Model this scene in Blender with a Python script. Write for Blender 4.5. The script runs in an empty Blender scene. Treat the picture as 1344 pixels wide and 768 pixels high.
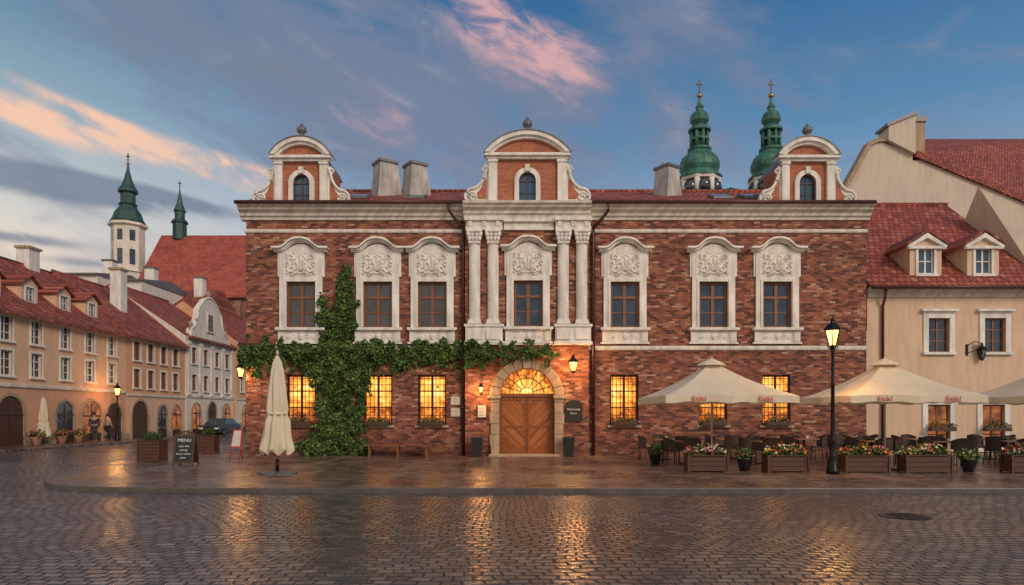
import bpy, math, random, bmesh
from mathutils import Vector, Matrix, noise
random.seed(7)
F=891.;CZ=1.7;HY=545.;D=27.
def PX(px,Z=D): return (px-672)/F*Z
def PZ(py,Z=D): return CZ+(HY-py)/F*Z
sc=bpy.context.scene
COL=sc.collection
G0=0.1  # pavement level

# ------------------------------------------------------------------ node helpers
def newmat(name):
    m=bpy.data.materials.new(name); m.use_nodes=True
    nt=m.node_tree; b=nt.nodes['Principled BSDF']
    return m,nt,b
def nd(nt,t,ins=None,**pr):
    n=nt.nodes.new(t)
    for k,v in pr.items(): setattr(n,k,v)
    if ins:
        for k,v in ins.items():
            s=n.inputs[k]
            if isinstance(v,bpy.types.NodeSocket): nt.links.new(v,s)
            else: s.default_value=v
    return n
def mth(nt,op,a,b=None,c=None):
    n=nt.nodes.new('ShaderNodeMath'); n.operation=op
    for i,v in enumerate((a,b,c)):
        if v is None: continue
        if isinstance(v,bpy.types.NodeSocket): nt.links.new(v,n.inputs[i])
        else: n.inputs[i].default_value=v
    return n.outputs[0]
def mixc(nt,f,a,b,mode='MIX'):
    n=nt.nodes.new('ShaderNodeMix'); n.data_type='RGBA'; n.blend_type=mode
    for s,v in ((n.inputs[0],f),(n.inputs[6],a),(n.inputs[7],b)):
        if isinstance(v,bpy.types.NodeSocket): nt.links.new(v,s)
        else: s.default_value=v if not isinstance(v,tuple) else (*v[:3],1)
    return n.outputs[2]
def ramp(nt,f,stops,interp='LINEAR'):
    n=nt.nodes.new('ShaderNodeValToRGB'); cr=n.color_ramp; cr.interpolation=interp
    while len(cr.elements)<len(stops): cr.elements.new(0.5)
    for e,(p,c) in zip(cr.elements,stops):
        e.position=p; e.color=(*c,1) if len(c)==3 else c
    nt.links.new(f,n.inputs[0]); return n.outputs[0]
def smooth(nt,x,a,b):
    n=nt.nodes.new('ShaderNodeMapRange'); n.interpolation_type='SMOOTHSTEP'
    nt.links.new(x,n.inputs[0]); n.inputs[1].default_value=a; n.inputs[2].default_value=b
    return n.outputs[0]
def coords(nt,k=1.0,world=False):
    if world: src=nd(nt,'ShaderNodeNewGeometry').outputs['Position']
    else: src=nd(nt,'ShaderNodeTexCoord').outputs['Object']
    s=nd(nt,'ShaderNodeSeparateXYZ',{0:src})
    return src,s.outputs[0],s.outputs[1],s.outputs[2]
def comb(nt,x,y,z=0.0):
    return nd(nt,'ShaderNodeCombineXYZ',{0:x,1:y,2:z}).outputs[0]

def brick_mat(name,stops,mortar,bw,bh,ms,rough=.85,bump=.6,big=(0.75,1.15),kz=1.0,addy=True,world=False,dist=0.01,damp=False):
    m,nt,b=newmat(name)
    src,x,y,z=coords(nt,world=world)
    u=mth(nt,'ADD',x,y) if addy else x
    v=comb(nt,u,mth(nt,'MULTIPLY',z,kz))
    nz=nd(nt,'ShaderNodeTexNoise',{'Vector':src,'Scale':3.0,'Detail':2.0}).outputs['Color']
    off=nd(nt,'ShaderNodeVectorMath',{0:nz,1:(dist*2,dist*2,0)},operation='MULTIPLY').outputs[0]
    v=nd(nt,'ShaderNodeVectorMath',{0:v,1:off},operation='ADD').outputs[0]
    br=nd(nt,'ShaderNodeTexBrick',{'Vector':v,'Scale':1.0,'Color1':(0,0,0,1),'Color2':(1,1,1,1),'Mortar':(0.5,0.5,0.5,1),
        'Mortar Size':ms,'Mortar Smooth':0.3,'Brick Width':bw,'Row Height':bh})
    c=ramp(nt,br.outputs['Color'],stops)
    big_n=nd(nt,'ShaderNodeTexNoise',{'Vector':src,'Scale':0.55,'Detail':6.0,'Roughness':.65}).outputs[0]
    mul=ramp(nt,big_n,[(0.3,(big[0],)*3),(0.7,(big[1],)*3)])
    c=mixc(nt,br.outputs['Fac'],c,mortar)
    c=mixc(nt,1.0,c,mul,'MULTIPLY')
    fine=nd(nt,'ShaderNodeTexNoise',{'Vector':src,'Scale':14.0,'Detail':4.0,'Roughness':.7}).outputs[0]
    c=mixc(nt,1.0,c,ramp(nt,fine,[(0.3,(0.72,)*3),(0.7,(1.2,)*3)]),'MULTIPLY')
    if damp:
        hz=mth(nt,'ADD',z,mth(nt,'MULTIPLY',big_n,-1.0))
        c=mixc(nt,1.0,c,ramp(nt,hz,[(0.0,(.62,.60,.60)),(.7,(1,1,1))]),'MULTIPLY')
        n5=nd(nt,'ShaderNodeTexNoise',{'Vector':src,'Scale':1.1,'Detail':8.0,'Roughness':.75}).outputs[0]
        c=mixc(nt,mth(nt,'MULTIPLY',smooth(nt,n5,.54,.68),.34),c,(.40,.30,.23))
        c=mixc(nt,mth(nt,'MULTIPLY',smooth(nt,n5,.46,.32),.45),c,(.09,.045,.035))
    nt.links.new(c,b.inputs['Base Color']); b.inputs['Roughness'].default_value=rough
    h=mth(nt,'ADD',mth(nt,'MULTIPLY',br.outputs['Fac'],-1.0),mth(nt,'MULTIPLY',fine,.8))
    bp=nd(nt,'ShaderNodeBump',{'Height':h,'Strength':bump,'Distance':0.02}).outputs[0]
    nt.links.new(bp,b.inputs['Normal'])
    return m

def plaster(name,col,rough=.85,var=.18,stain=.25,scale=2.0,bump=.25,metal=0.0):
    m,nt,b=newmat(name)
    src,x,y,z=coords(nt)
    n1=nd(nt,'ShaderNodeTexNoise',{'Vector':src,'Scale':scale,'Detail':6.0,'Roughness':.65}).outputs[0]
    n2=nd(nt,'ShaderNodeTexNoise',{'Vector':comb(nt,mth(nt,'MULTIPLY',mth(nt,'ADD',x,y),3.0),mth(nt,'MULTIPLY',z,.5)),'Scale':1.5,'Detail':5.0}).outputs[0]
    a=ramp(nt,n1,[(0.3,tuple(c*(1-var) for c in col)),(0.7,tuple(min(c*(1+var*.6),1) for c in col))])
    c=mixc(nt,1.0,a,ramp(nt,n2,[(0.35,(1-stain,1-stain,1-stain*1.1)),(0.6,(1,1,1))]),'MULTIPLY')
    nt.links.new(c,b.inputs['Base Color']); b.inputs['Roughness'].default_value=rough; b.inputs['Metallic'].default_value=metal
    n3=nd(nt,'ShaderNodeTexNoise',{'Vector':src,'Scale':25.0,'Detail':4.0}).outputs[0]
    bp=nd(nt,'ShaderNodeBump',{'Height':n3,'Strength':bump,'Distance':0.01}).outputs[0]
    nt.links.new(bp,b.inputs['Normal'])
    return m
def simple(name,col,rough=.5,metal=0.,scale=6.0,var=.15):
    return plaster(name,col,rough,var,0.08,scale,.12,metal)
def emis(name,c1,c2,st,scale=3.0):
    m,nt,b=newmat(name)
    src,x,y,z=coords(nt,world=True)
    n1=nd(nt,'ShaderNodeTexNoise',{'Vector':src,'Scale':scale,'Detail':3.0,'Roughness':.6}).outputs[0]
    c=ramp(nt,n1,[(0.36,c1),(0.5,tuple((p+q)/2 for p,q in zip(c1,c2))),(0.64,c2)])
    b.inputs['Base Color'].default_value=(.03,.02,.01,1)
    nt.links.new(c,b.inputs['Emission Color']); b.inputs['Emission Strength'].default_value=st
    b.inputs['Roughness'].default_value=.1
    return m
def lit_room(name,zl,st):
    # warm room behind the panes: lamp glow high up, darker furniture and people shapes low down
    m,nt,b=newmat(name)
    src,x,y,z=coords(nt)
    wsrc,wx,wy,wz=coords(nt,world=True)
    rnd_=nd(nt,'ShaderNodeObjectInfo').outputs['Random']
    cx=mth(nt,'MULTIPLY',mth(nt,'SUBTRACT',nd(nt,'ShaderNodeTexNoise',{'Vector':comb(nt,mth(nt,'MULTIPLY',wx,.35),0.0),'Scale':1.0}).outputs[0],.5),2.0)
    dx_=mth(nt,'ADD',x,cx); dz_=mth(nt,'SUBTRACT',z,zl)
    r=mth(nt,'SQRT',mth(nt,'ADD',mth(nt,'MULTIPLY',dx_,dx_),mth(nt,'MULTIPLY',dz_,dz_)))
    glow=mth(nt,'SUBTRACT',1.0,smooth(nt,r,.0,1.25))
    n1=nd(nt,'ShaderNodeTexNoise',{'Vector':wsrc,'Scale':4.2,'Detail':3.0,'Roughness':.6}).outputs[0]
    vor=nd(nt,'ShaderNodeTexVoronoi',{'Vector':wsrc,'Scale':4.5}).outputs['Color']
    vs_=nd(nt,'ShaderNodeSeparateColor',{0:vor}).outputs[0]
    f=mth(nt,'ADD',mth(nt,'MULTIPLY',glow,.62),mth(nt,'MULTIPLY',smooth(nt,n1,.32,.68),.30))
    f=mth(nt,'ADD',f,mth(nt,'MULTIPLY',vs_,.20))
    c=ramp(nt,f,[(0.12,(.06,.012,.002)),(.36,(.33,.075,.008)),(.62,(.85,.27,.03)),(.85,(1.0,.45,.085)),(1.0,(1.0,.62,.2))])
    b.inputs['Base Color'].default_value=(.03,.02,.01,1)
    nt.links.new(c,b.inputs['Emission Color']); b.inputs['Emission Strength'].default_value=st
    b.inputs['Roughness'].default_value=.1
    return m

BR=[(0.0,(.075,.028,.022)),(.18,(.15,.046,.031)),(.4,(.255,.072,.043)),(.65,(.345,.105,.057)),(.88,(.42,.16,.088)),(1.0,(.50,.31,.21))]
M_brick=brick_mat('old_red_brick',BR,(.21,.135,.10),.25,.088,.008,bump=.8,big=(.66,1.15),damp=True)
M_brick2=brick_mat('orange_brick',[(0,(.34,.10,.05)),(1,(.46,.155,.08))],(.36,.2,.14),.27,.09,.008,bump=.4,big=(.85,1.1))
M_church=brick_mat('church_brick',[(0,(.17,.075,.05)),(1,(.34,.16,.11))],(.28,.22,.18),.4,.14,.01)
TI=[(0,(.20,.042,.026)),(.4,(.35,.070,.040)),(.8,(.45,.105,.060)),(1,(.50,.17,.11))]
M_tile=brick_mat('red_clay_tiles',TI,(.09,.025,.018),.26,.32,.035,rough=.7,bump=1.0,kz=2.2,addy=False,big=(.75,1.15))
M_tile2=brick_mat('red_clay_tiles_steep',TI,(.10,.028,.02),.26,.32,.03,rough=.7,bump=1.0,kz=1.5,addy=False,big=(.75,1.15))
M_tile3=brick_mat('church_tiles',[(0,(.32,.06,.042)),(1,(.43,.10,.065))],(.2,.04,.03),.5,.5,.03,rough=.75,bump=.6,kz=1.2,addy=False)
M_white=plaster('white_stucco',(.79,.76,.71),stain=.25,var=.13)
M_cornice=plaster('cream_cornice_stucco',(.72,.68,.60),stain=.28,var=.12)
M_stone=plaster('sandstone',(.42,.31,.21),stain=.25,var=.25)
M_chim=plaster('grey_chimney_render',(.48,.46,.44),stain=.35,var=.2)
M_wood=simple('brown_window_wood',(.21,.082,.034),.5)
M_wooddk=simple('dark_wood',(.07,.032,.018),.55)
M_iron=simple('black_iron',(.012,.012,.013),.4,.6)
M_pipe=simple('brown_painted_metal',(.09,.03,.024),.4,.3)
M_copper=plaster('green_copper',(.05,.19,.145),rough=.5,var=.45,stain=.55,scale=.6)
M_copperdk=plaster('dark_green_copper',(.025,.085,.072),rough=.5,var=.35,stain=.4,scale=.5)
M_gold=simple('gilded_metal',(.5,.33,.1),.35,.8)
M_dkmetal=simple('dark_cross_metal',(.06,.05,.035),.4,.5)
M_lead=simple('grey_sheet_metal',(.16,.16,.17),.5,.4)
def glassm(name,col,rough=.04):
    m,nt,b=newmat(name)
    src,x,y,z=coords(nt,world=True)
    n1=nd(nt,'ShaderNodeTexNoise',{'Vector':src,'Scale':1.7,'Detail':3.0}).outputs[0]
    c=ramp(nt,n1,[(0.35,tuple(v*.4 for v in col)),(0.65,col)])
    nt.links.new(c,b.inputs['Base Color']); b.inputs['Roughness'].default_value=rough
    b.inputs['Specular IOR Level'].default_value=.9
    bp=nd(nt,'ShaderNodeBump',{'Height':n1,'Strength':.25,'Distance':.05}).outputs[0]
    nt.links.new(bp,b.inputs['Normal'])
    return m
M_glass=glassm('dark_window_glass',(.04,.055,.08))
M_glassb=glassm('blue_window_glass',(.05,.10,.17))
M_lit=lit_room('lit_window',2.65,2.1)
M_fan=lit_room('lit_fanlight',2.6,2.3)
M_litdim=emis('dim_lit_window',(.06,.012,.004),(.45,.13,.03),1.0,2.0)
M_bulb=emis('lamp_glow',(1,.38,.06),(1,.47,.10),8.0)

# ------------------------------------------------------------------ mesh builder
class MB:
    def __init__(s): s.v=[];s.f=[];s.mi=[];s.mats=[];s.sm=[]
    def add(s,vs,fs,mat,sm=False):
        if mat not in s.mats: s.mats.append(mat)
        k=s.mats.index(mat); o=len(s.v); s.v.extend([tuple(p) for p in vs])
        for f in fs: s.f.append([i+o for i in f]); s.mi.append(k); s.sm.append(sm)
    def box(s,x0,x1,y0,y1,z0,z1,mat):
        vs=[(x0,y0,z0),(x1,y0,z0),(x1,y1,z0),(x0,y1,z0),(x0,y0,z1),(x1,y0,z1),(x1,y1,z1),(x0,y1,z1)]
        s.add(vs,[(0,3,2,1),(4,5,6,7),(0,1,5,4),(1,2,6,5),(2,3,7,6),(3,0,4,7)],mat)
    def prism(s,poly,y0,y1,mat,sm=False):
        n=len(poly); vs=[(x,y0,z) for x,z in poly]+[(x,y1,z) for x,z in poly]
        s.add(vs,[list(range(n)),list(range(2*n-1,n-1,-1))],mat)
        s.add(vs,[(i,(i+1)%n,n+(i+1)%n,n+i) for i in range(n)],mat,sm)
    def profx(s,prof,x0,x1,mat):
        n=len(prof); vs=[(x0,y,z) for y,z in prof]+[(x1,y,z) for y,z in prof]
        s.add(vs,[list(range(n)),list(range(2*n-1,n-1,-1))]+[(i,(i+1)%n,n+(i+1)%n,n+i) for i in range(n)],mat)
    def zprism(s,poly,z0,z1,mat):
        n=len(poly); vs=[(x,y,z0) for x,y in poly]+[(x,y,z1) for x,y in poly]
        s.add(vs,[list(range(n)),list(range(2*n-1,n-1,-1))]+[(i,(i+1)%n,n+(i+1)%n,n+i) for i in range(n)],mat)
    def lathe(s,cx,cy,prof,mat,n=16,sm=True,ph=0.):
        vs=[];fs=[]
        for r,z in prof:
            for i in range(n):
                a=2*math.pi*i/n+ph; vs.append((cx+r*math.cos(a),cy+r*math.sin(a),z))
        for j in range(len(prof)-1):
            for i in range(n):
                fs.append((j*n+i,j*n+(i+1)%n,(j+1)*n+(i+1)%n,(j+1)*n+i))
        fs.append(list(range(n))); fs.append(list(range((len(prof)-1)*n,len(prof)*n)))
        s.add(vs,fs,mat,sm)
    def tube(s,path,r,mat,n=6,taper=None):
        vs=[];fs=[];P=[Vector(p) for p in path]
        for j,p in enumerate(P):
            t=(P[min(j+1,len(P)-1)]-P[max(j-1,0)]); t.normalize() if t.length>0 else None
            a=Vector((0,0,1)) if abs(t.z)<.9 else Vector((1,0,0))
            u=t.cross(a).normalized(); w=t.cross(u).normalized()
            rr=r if taper is None else r+(taper-r)*j/(len(P)-1)
            for i in range(n):
                an=2*math.pi*i/n; vs.append(p+u*rr*math.cos(an)+w*rr*math.sin(an))
        for j in range(len(P)-1):
            for i in range(n): fs.append((j*n+i,j*n+(i+1)%n,(j+1)*n+(i+1)%n,(j+1)*n+i))
        fs.append(list(range(n))); fs.append(list(range((len(P)-1)*n,len(P)*n)))
        s.add(vs,fs,mat,True)
    def wall(s,x0,x1,z0,z1,holes,y,dep,mat,rev=None):
        xs=sorted(set([x0,x1]+[c for h in holes for c in h[:2]])); zs=sorted(set([z0,z1]+[c for h in holes for c in h[2:4]]))
        for i in range(len(xs)-1):
            for j in range(len(zs)-1):
                cx=(xs[i]+xs[i+1])/2; cz=(zs[j]+zs[j+1])/2
                if any(h[0]<cx<h[1] and h[2]<cz<h[3] for h in holes): continue
                s.add([(xs[i],y,zs[j]),(xs[i+1],y,zs[j]),(xs[i+1],y,zs[j+1]),(xs[i],y,zs[j+1])],[(0,1,2,3)],mat)
        rm=rev or mat
        for a,b,c,d in [h[:4] for h in holes]:
            s.add([(a,y,c),(b,y,c),(b,y,d),(a,y,d),(a,y+dep,c),(b,y+dep,c),(b,y+dep,d),(a,y+dep,d)],
                  [(0,1,5,4),(1,2,6,5),(2,3,7,6),(3,0,4,7)],rm)
    def obj(s,name,parent=None,loc=(0,0,0),rot=0.,label=None,bevel=0,recalc=True):
        me=bpy.data.meshes.new(name); me.from_pydata(s.v,[],s.f)
        for m in s.mats: me.materials.append(m)
        me.polygons.foreach_set('material_index',s.mi); me.polygons.foreach_set('use_smooth',s.sm)
        if recalc:
            bm=bmesh.new(); bm.from_mesh(me); bmesh.ops.remove_doubles(bm,verts=bm.verts,dist=1e-5)
            bmesh.ops.recalc_face_normals(bm,faces=bm.faces); bm.to_mesh(me); bm.free()
        me.update()
        o=bpy.data.objects.new(name,me); COL.objects.link(o); o.parent=parent
        o.location=loc; o.rotation_euler=(0,0,rot)
        if label: o['label']=label
        if bevel:
            md=o.modifiers.new('bevel','BEVEL'); md.width=bevel; md.segments=2; md.limit_method='ANGLE'
        return o
def thing(name,label,cat,loc=(0,0,0),rot=0.,group=None):
    o=bpy.data.objects.new(name,None); COL.objects.link(o); o.location=loc; o.rotation_euler=(0,0,rot)
    o['label']=label; o['category']=cat; o.empty_display_size=.2
    if group: o['group']=group
    return o
def part(name,parent,loc,label=None):
    o=bpy.data.objects.new(name,None); COL.objects.link(o); o.location=loc; o.parent=parent; o.empty_display_size=.2
    if label: o['label']=label
    return o
def copy_tree(o,parent=None,loc=None,rot=None,label=None):
    c=o.copy(); COL.objects.link(c); c.parent=parent
    if loc is not None: c.location=loc
    if rot is not None: c.rotation_euler=(0,0,rot)
    if label: c['label']=label
    for ch in list(o.children):
        copy_tree(ch,c)
    return c
def structure(o): o['kind']='structure'; return o
def text(txt,size,mat,name,parent,loc,rotz=0.,ext=.004,sx=1.0):
    cu=bpy.data.curves.new(name+'_c','FONT'); cu.body=txt; cu.size=size; cu.extrude=ext; cu.align_x='CENTER'; cu.align_y='CENTER'
    t=bpy.data.objects.new('tmp',cu); COL.objects.link(t)
    bpy.context.view_layer.update()
    me=bpy.data.meshes.new_from_object(t.evaluated_get(bpy.context.evaluated_depsgraph_get()))
    bpy.data.objects.remove(t)
    me.materials.clear(); me.materials.append(mat)
    o=bpy.data.objects.new(name,me); COL.objects.link(o); o.parent=parent; o.location=loc
    o.rotation_euler=(math.pi/2,0,rotz); o.scale=(sx,1,1)
    return o
def arcpts(cx,cz,w,h,n=20):
    R=(w*w+h*h)/(2*h); t=math.asin(min(1,w/R))
    if h>w: t=math.pi-t
    zc=cz+h-R
    return [(cx+R*math.sin(-t+2*t*i/n),zc+R*math.cos(-t+2*t*i/n)) for i in range(n+1)]
def smoothst(t): t=max(0,min(1,t)); return t*t*(3-2*t)

def relief(mb,cx,cz,w,h,y,mat,amp=.09,nx=60,nz=40,kind=0):
    curls=[(.30,.60,.20,1),(.60,.35,.22,-1),(.62,.78,.18,1),(.86,.55,.17,-1),(.28,.2,.17,1),(.9,.2,.14,1),(.45,.12,.12,-1),(.88,.85,.12,1)]
    if kind: curls=[(.4,.5,.3,1),(.75,.5,.27,-1),(.95,.4,.15,1)]
    vs=[];fs=[]
    asp=w/h
    for j in range(nz+1):
        for i in range(nx+1):
            u=(i/nx)*2-1; v=j/nz; a=abs(u); hh=0
            for (px,pz,R,sg) in curls:
                dx=(a-px)*asp*.5; dz=(v-pz); r=math.hypot(dx,dz)
                R2=R*1.1
                if r<R2:
                    th=math.atan2(dz,dx); k=smoothst((1-r/R2)*2.5)
                    hh=max(hh,k*(.15+.7*max(0,math.sin(th*sg*1+r/R2*11))))
            dx=u*asp*.5; dz=(v-.52)
            r=math.hypot(dx/.7,dz)
            if r<.34:
                th=math.atan2(dz+.3,dx); k=smoothst((1-r/.34)*3.5)
                hh=max(hh,k*(.8+.3*math.cos(th*16)))
            elif r<.40: hh=max(hh,.5)
            e=min(1,(1-a)*14,(v)*10,(1-v)*10)
            hh*=smoothst(e)
            vs.append((cx+u*w/2,y-amp*hh,cz+(v-.5)*h))
    for j in range(nz):
        for i in range(nx):
            q=j*(nx+1)+i; fs.append((q,q+1,q+nx+2,q+nx+1))
    mb.add(vs,fs,mat,True)

# ================================================================== GROUND
def ground_mat():
    m,nt,b=newmat('wet_cobblestone')
    src,x,y,z=coords(nt,world=True)
    warp=nd(nt,'ShaderNodeTexNoise',{'Vector':src,'Scale':.35,'Detail':2.0}).outputs['Color']
    warp2=nd(nt,'ShaderNodeTexNoise',{'Vector':src,'Scale':4.5,'Detail':1.0}).outputs['Color']
    v=nd(nt,'ShaderNodeVectorMath',{0:warp,1:(.9,.9,0)},operation='MULTIPLY').outputs[0]
    v=nd(nt,'ShaderNodeVectorMath',{0:v,1:src},operation='ADD').outputs[0]
    w2=nd(nt,'ShaderNodeVectorMath',{0:warp2,1:(.06,.06,0)},operation='MULTIPLY').outputs[0]
    v=nd(nt,'ShaderNodeVectorMath',{0:v,1:w2},operation='ADD').outputs[0]
    br=nd(nt,'ShaderNodeTexBrick',{'Vector':v,'Scale':1.0,'Color1':(0,0,0,1),'Color2':(1,1,1,1),'Mortar':(.5,.5,.5,1),
        'Mortar Size':.021,'Mortar Smooth':.9,'Brick Width':.215,'Row Height':.16})
    c=ramp(nt,br.outputs['Color'],[(0,(.034,.030,.029)),(.3,(.065,.054,.048)),(.6,(.10,.080,.068)),(.85,(.14,.11,.09)),(1,(.20,.16,.13))])
    c=mixc(nt,smooth(nt,br.outputs['Fac'],.05,.7),c,(.007,.007,.007))
    big=nd(nt,'ShaderNodeTexNoise',{'Vector':src,'Scale':.28,'Detail':5.0,'Roughness':.6}).outputs[0]
    c=mixc(nt,1.0,c,ramp(nt,big,[(.3,(.7,.7,.72)),(.7,(1.25,1.2,1.15))]),'MULTIPLY')
    fine=nd(nt,'ShaderNodeTexNoise',{'Vector':src,'Scale':22.0,'Detail':4.0,'Roughness':.7}).outputs[0]
    c=mixc(nt,1.0,c,ramp(nt,fine,[(.3,(.7,)*3),(.7,(1.3,)*3)]),'MULTIPLY')
    nt.links.new(c,b.inputs['Base Color'])
    rg=mth(nt,'ADD',mth(nt,'MULTIPLY',smooth(nt,big,.35,.65),.14),mth(nt,'MULTIPLY',fine,.18))
    rg=mth(nt,'ADD',rg,.08)
    rg=mth(nt,'ADD',rg,mth(nt,'MULTIPLY',smooth(nt,br.outputs['Fac'],.05,.7),.4))
    nt.links.new(rg,b.inputs['Roughness'])
    b.inputs['IOR'].default_value=1.55; b.inputs['Specular IOR Level'].default_value=.9
    mid=nd(nt,'ShaderNodeTexNoise',{'Vector':src,'Scale':7.0,'Detail':1.0}).outputs[0]
    h=mth(nt,'MULTIPLY',br.outputs['Fac'],-1.3)
    h=mth(nt,'ADD',h,mth(nt,'MULTIPLY',fine,.14)); h=mth(nt,'ADD',h,mth(nt,'MULTIPLY',mid,.8))
    bs=nd(nt,'ShaderNodeSeparateColor',{0:br.outputs['Color']}).outputs[0]
    h=mth(nt,'ADD',h,mth(nt,'MULTIPLY',bs,.35))
    bp=nd(nt,'ShaderNodeBump',{'Height':h,'Strength':.65,'Distance':.021}).outputs[0]
    nt.links.new(bp,b.inputs['Normal'])
    return m
M_cobble=ground_mat()
def pave_mat():
    m,nt,b=newmat('wet_clinker_paving')
    src,x,y,z=coords(nt,world=True)
    w=nd(nt,'ShaderNodeTexNoise',{'Vector':src,'Scale':3.0}).outputs['Color']
    w=nd(nt,'ShaderNodeVectorMath',{0:w,1:(.03,.03,0)},operation='MULTIPLY').outputs[0]
    v=nd(nt,'ShaderNodeVectorMath',{0:w,1:src},operation='ADD').outputs[0]
    br=nd(nt,'ShaderNodeTexBrick',{'Vector':v,'Scale':1.0,'Color1':(0,0,0,1),'Color2':(1,1,1,1),'Mortar':(.5,.5,.5,1),
        'Mortar Size':.016,'Mortar Smooth':.6,'Brick Width':.36,'Row Height':.24})
    c=ramp(nt,br.outputs['Color'],[(0,(.055,.037,.030)),(.5,(.14,.088,.068)),(1,(.25,.165,.13))])
    c=mixc(nt,br.outputs['Fac'],c,(.012,.009,.008))
    fx=mth(nt,'ABSOLUTE',mth(nt,'SUBTRACT',mth(nt,'FRACT',mth(nt,'MULTIPLY',x,1/3.2)),.5))
    fy=mth(nt,'ABSOLUTE',mth(nt,'SUBTRACT',mth(nt,'FRACT',mth(nt,'MULTIPLY',y,1/3.0)),.5))
    band=mth(nt,'MAXIMUM',smooth(nt,fx,.44,.45),smooth(nt,fy,.44,.45))
    c=mixc(nt,mth(nt,'MULTIPLY',band,.5),c,(.21,.16,.125))
    big=nd(nt,'ShaderNodeTexNoise',{'Vector':src,'Scale':.4,'Detail':5.0,'Roughness':.6}).outputs[0]
    c=mixc(nt,1.0,c,ramp(nt,big,[(.3,(.65,)*3),(.7,(1.2,)*3)]),'MULTIPLY')
    nt.links.new(c,b.inputs['Base Color'])
    fine=nd(nt,'ShaderNodeTexNoise',{'Vector':src,'Scale':16.0,'Detail':4.0}).outputs[0]
    rg=mth(nt,'ADD',mth(nt,'MULTIPLY',smooth(nt,big,.35,.65),.22),mth(nt,'MULTIPLY',fine,.22))
    nt.links.new(mth(nt,'ADD',rg,.08),b.inputs['Roughness'])
    b.inputs['Specular IOR Level'].default_value=.7
    mid=nd(nt,'ShaderNodeTexNoise',{'Vector':src,'Scale':5.0,'Detail':2.0}).outputs[0]
    bs=nd(nt,'ShaderNodeSeparateColor',{0:br.outputs['Color']}).outputs[0]
    h=mth(nt,'ADD',mth(nt,'MULTIPLY',br.outputs['Fac'],-1.2),mth(nt,'MULTIPLY',fine,.3)); h=mth(nt,'ADD',h,mid); h=mth(nt,'ADD',h,mth(nt,'MULTIPLY',bs,.5))
    bp=nd(nt,'ShaderNodeBump',{'Height':h,'Strength':.7,'Distance':.018}).outputs[0]
    nt.links.new(bp,b.inputs['Normal'])
    return m
M_pave=pave_mat()
M_kerb=plaster('granite_kerb',(.10,.085,.075),rough=.35,var=.35,stain=.1,scale=3.,bump=.5)

mb=MB(); S=1500
mb.add([(-S,-60,0),(S,-60,0),(S,S,0),(-S,S,0)],[(0,1,2,3)],M_cobble)
structure(mb.obj('ground'))
out=[(60,-12.25),(30,-12.25),(10,-12.25),(0,-12.25),(-6,-12.2),(-8.5,-12.1),(-9.9,-11.75),(-10.9,-11.1),(-11.6,-10.2),(-12.2,-8.8),(-13.0,-6.5),(-14.0,-3.5),(-15.0,0),(-15.6,4),(-16,10),(-16,40),(-16,75)]
def chaikin(p,n=2):
    for _ in range(n):
        q=[p[0]]
        for a,b_ in zip(p,p[1:]):
            q.append((a[0]*.75+b_[0]*.25,a[1]*.75+b_[1]*.25)); q.append((a[0]*.25+b_[0]*.75,a[1]*.25+b_[1]*.75))
        q.append(p[-1]); p=q
    return p
out=chaikin(out)
def offset(p,d):
    r=[]
    for i in range(len(p)):
        a=Vector(p[max(i-1,0)]); b_=Vector(p[min(i+1,len(p)-1)]); t=(b_-a).normalized(); nrm=Vector((t.y,-t.x))
        q=Vector(p[i])+nrm*d; r.append((q.x,q.y))
    return r
kw=.16
inn=offset(out,kw)
if inn[0][1]<out[0][1]: inn=offset(out,-kw)
mb=MB(); n=len(out)
vs=[(x,y,0.0) for x,y in out]+[(x,y,G0+.012) for x,y in out]+[(x,y,G0+.012) for x,y in inn]+[(x,y,G0-.05) for x,y in inn]
fs=[]
for i in range(n-1):
    fs+= [(i,i+1,n+i+1,n+i),(n+i,n+i+1,2*n+i+1,2*n+i),(2*n+i,2*n+i+1,3*n+i+1,3*n+i)]
mb.add(vs,fs,M_kerb); structure(mb.obj('kerb',bevel=.015))
mb=MB(); poly=inn+[(60,75)]
mb.add([(x,y,G0) for x,y in poly],[list(range(len(poly)))],M_pave); structure(mb.obj('pavement'))
mb=MB(); mb.box(-26.2,-23.2,-6,60,-.05,.1,M_pave); structure(mb.obj('side_pavement',bevel=.02))
t=thing('manhole_cover','round dark iron manhole cover set in the wet cobbles','manhole cover',(6.6,-15.6,0.0))
mb=MB(); mb.lathe(0,0,[(.40,.0),(.40,.008),(.33,.010),(.32,.006),(.0001,.006)],M_iron,24)
for i in range(8): mb.box(-.22,.22,-.2+i*.055,-.18+i*.055,.0062,.012,M_iron)
mb.obj('cover',t)

# ================================================================== MAIN BUILDING
MAIN=thing('brick_town_house','old red brick town house with white baroque stucco and scrolled gables','building',(0,0,0))
XL,XR=PX(323),PX(1137); BL,BR_=PX(611),PX(772); BY=-.25
UP=[395.5,496,567.5,820,936,1019.5]; UPc=693
GR=[395,496,567,819.5,936,1019]
uh,uz0,uz1=.57,5.17,7.0; gh,gz0,gz1=.57,1.31,3.3
def hole_u(px): x=PX(px); return (x-uh,x+uh,uz0,uz1)
def hole_g(px): x=PX(px); return (x-gh,x+gh,gz0,gz1)
ZT=9.45
mb=MB()
mb.wall(XL,BL,0,ZT,[hole_u(p) for p in UP[:3]]+[hole_g(p) for p in GR[:3]],0,.28,M_brick)
mb.wall(BR_,XR,0,ZT,[hole_u(p) for p in UP[3:]]+[hole_g(p) for p in GR[3:]],0,.28,M_brick)
dcx=PX(691.5); dr=1.08; dsp=2.45
xc=PX(UPc)
mb.wall(BL,BR_,0,ZT,[(xc-uh,xc+uh,uz0,uz1),(dcx-dr,dcx+dr,0,dsp+dr)],BY,.45,M_brick)
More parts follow.
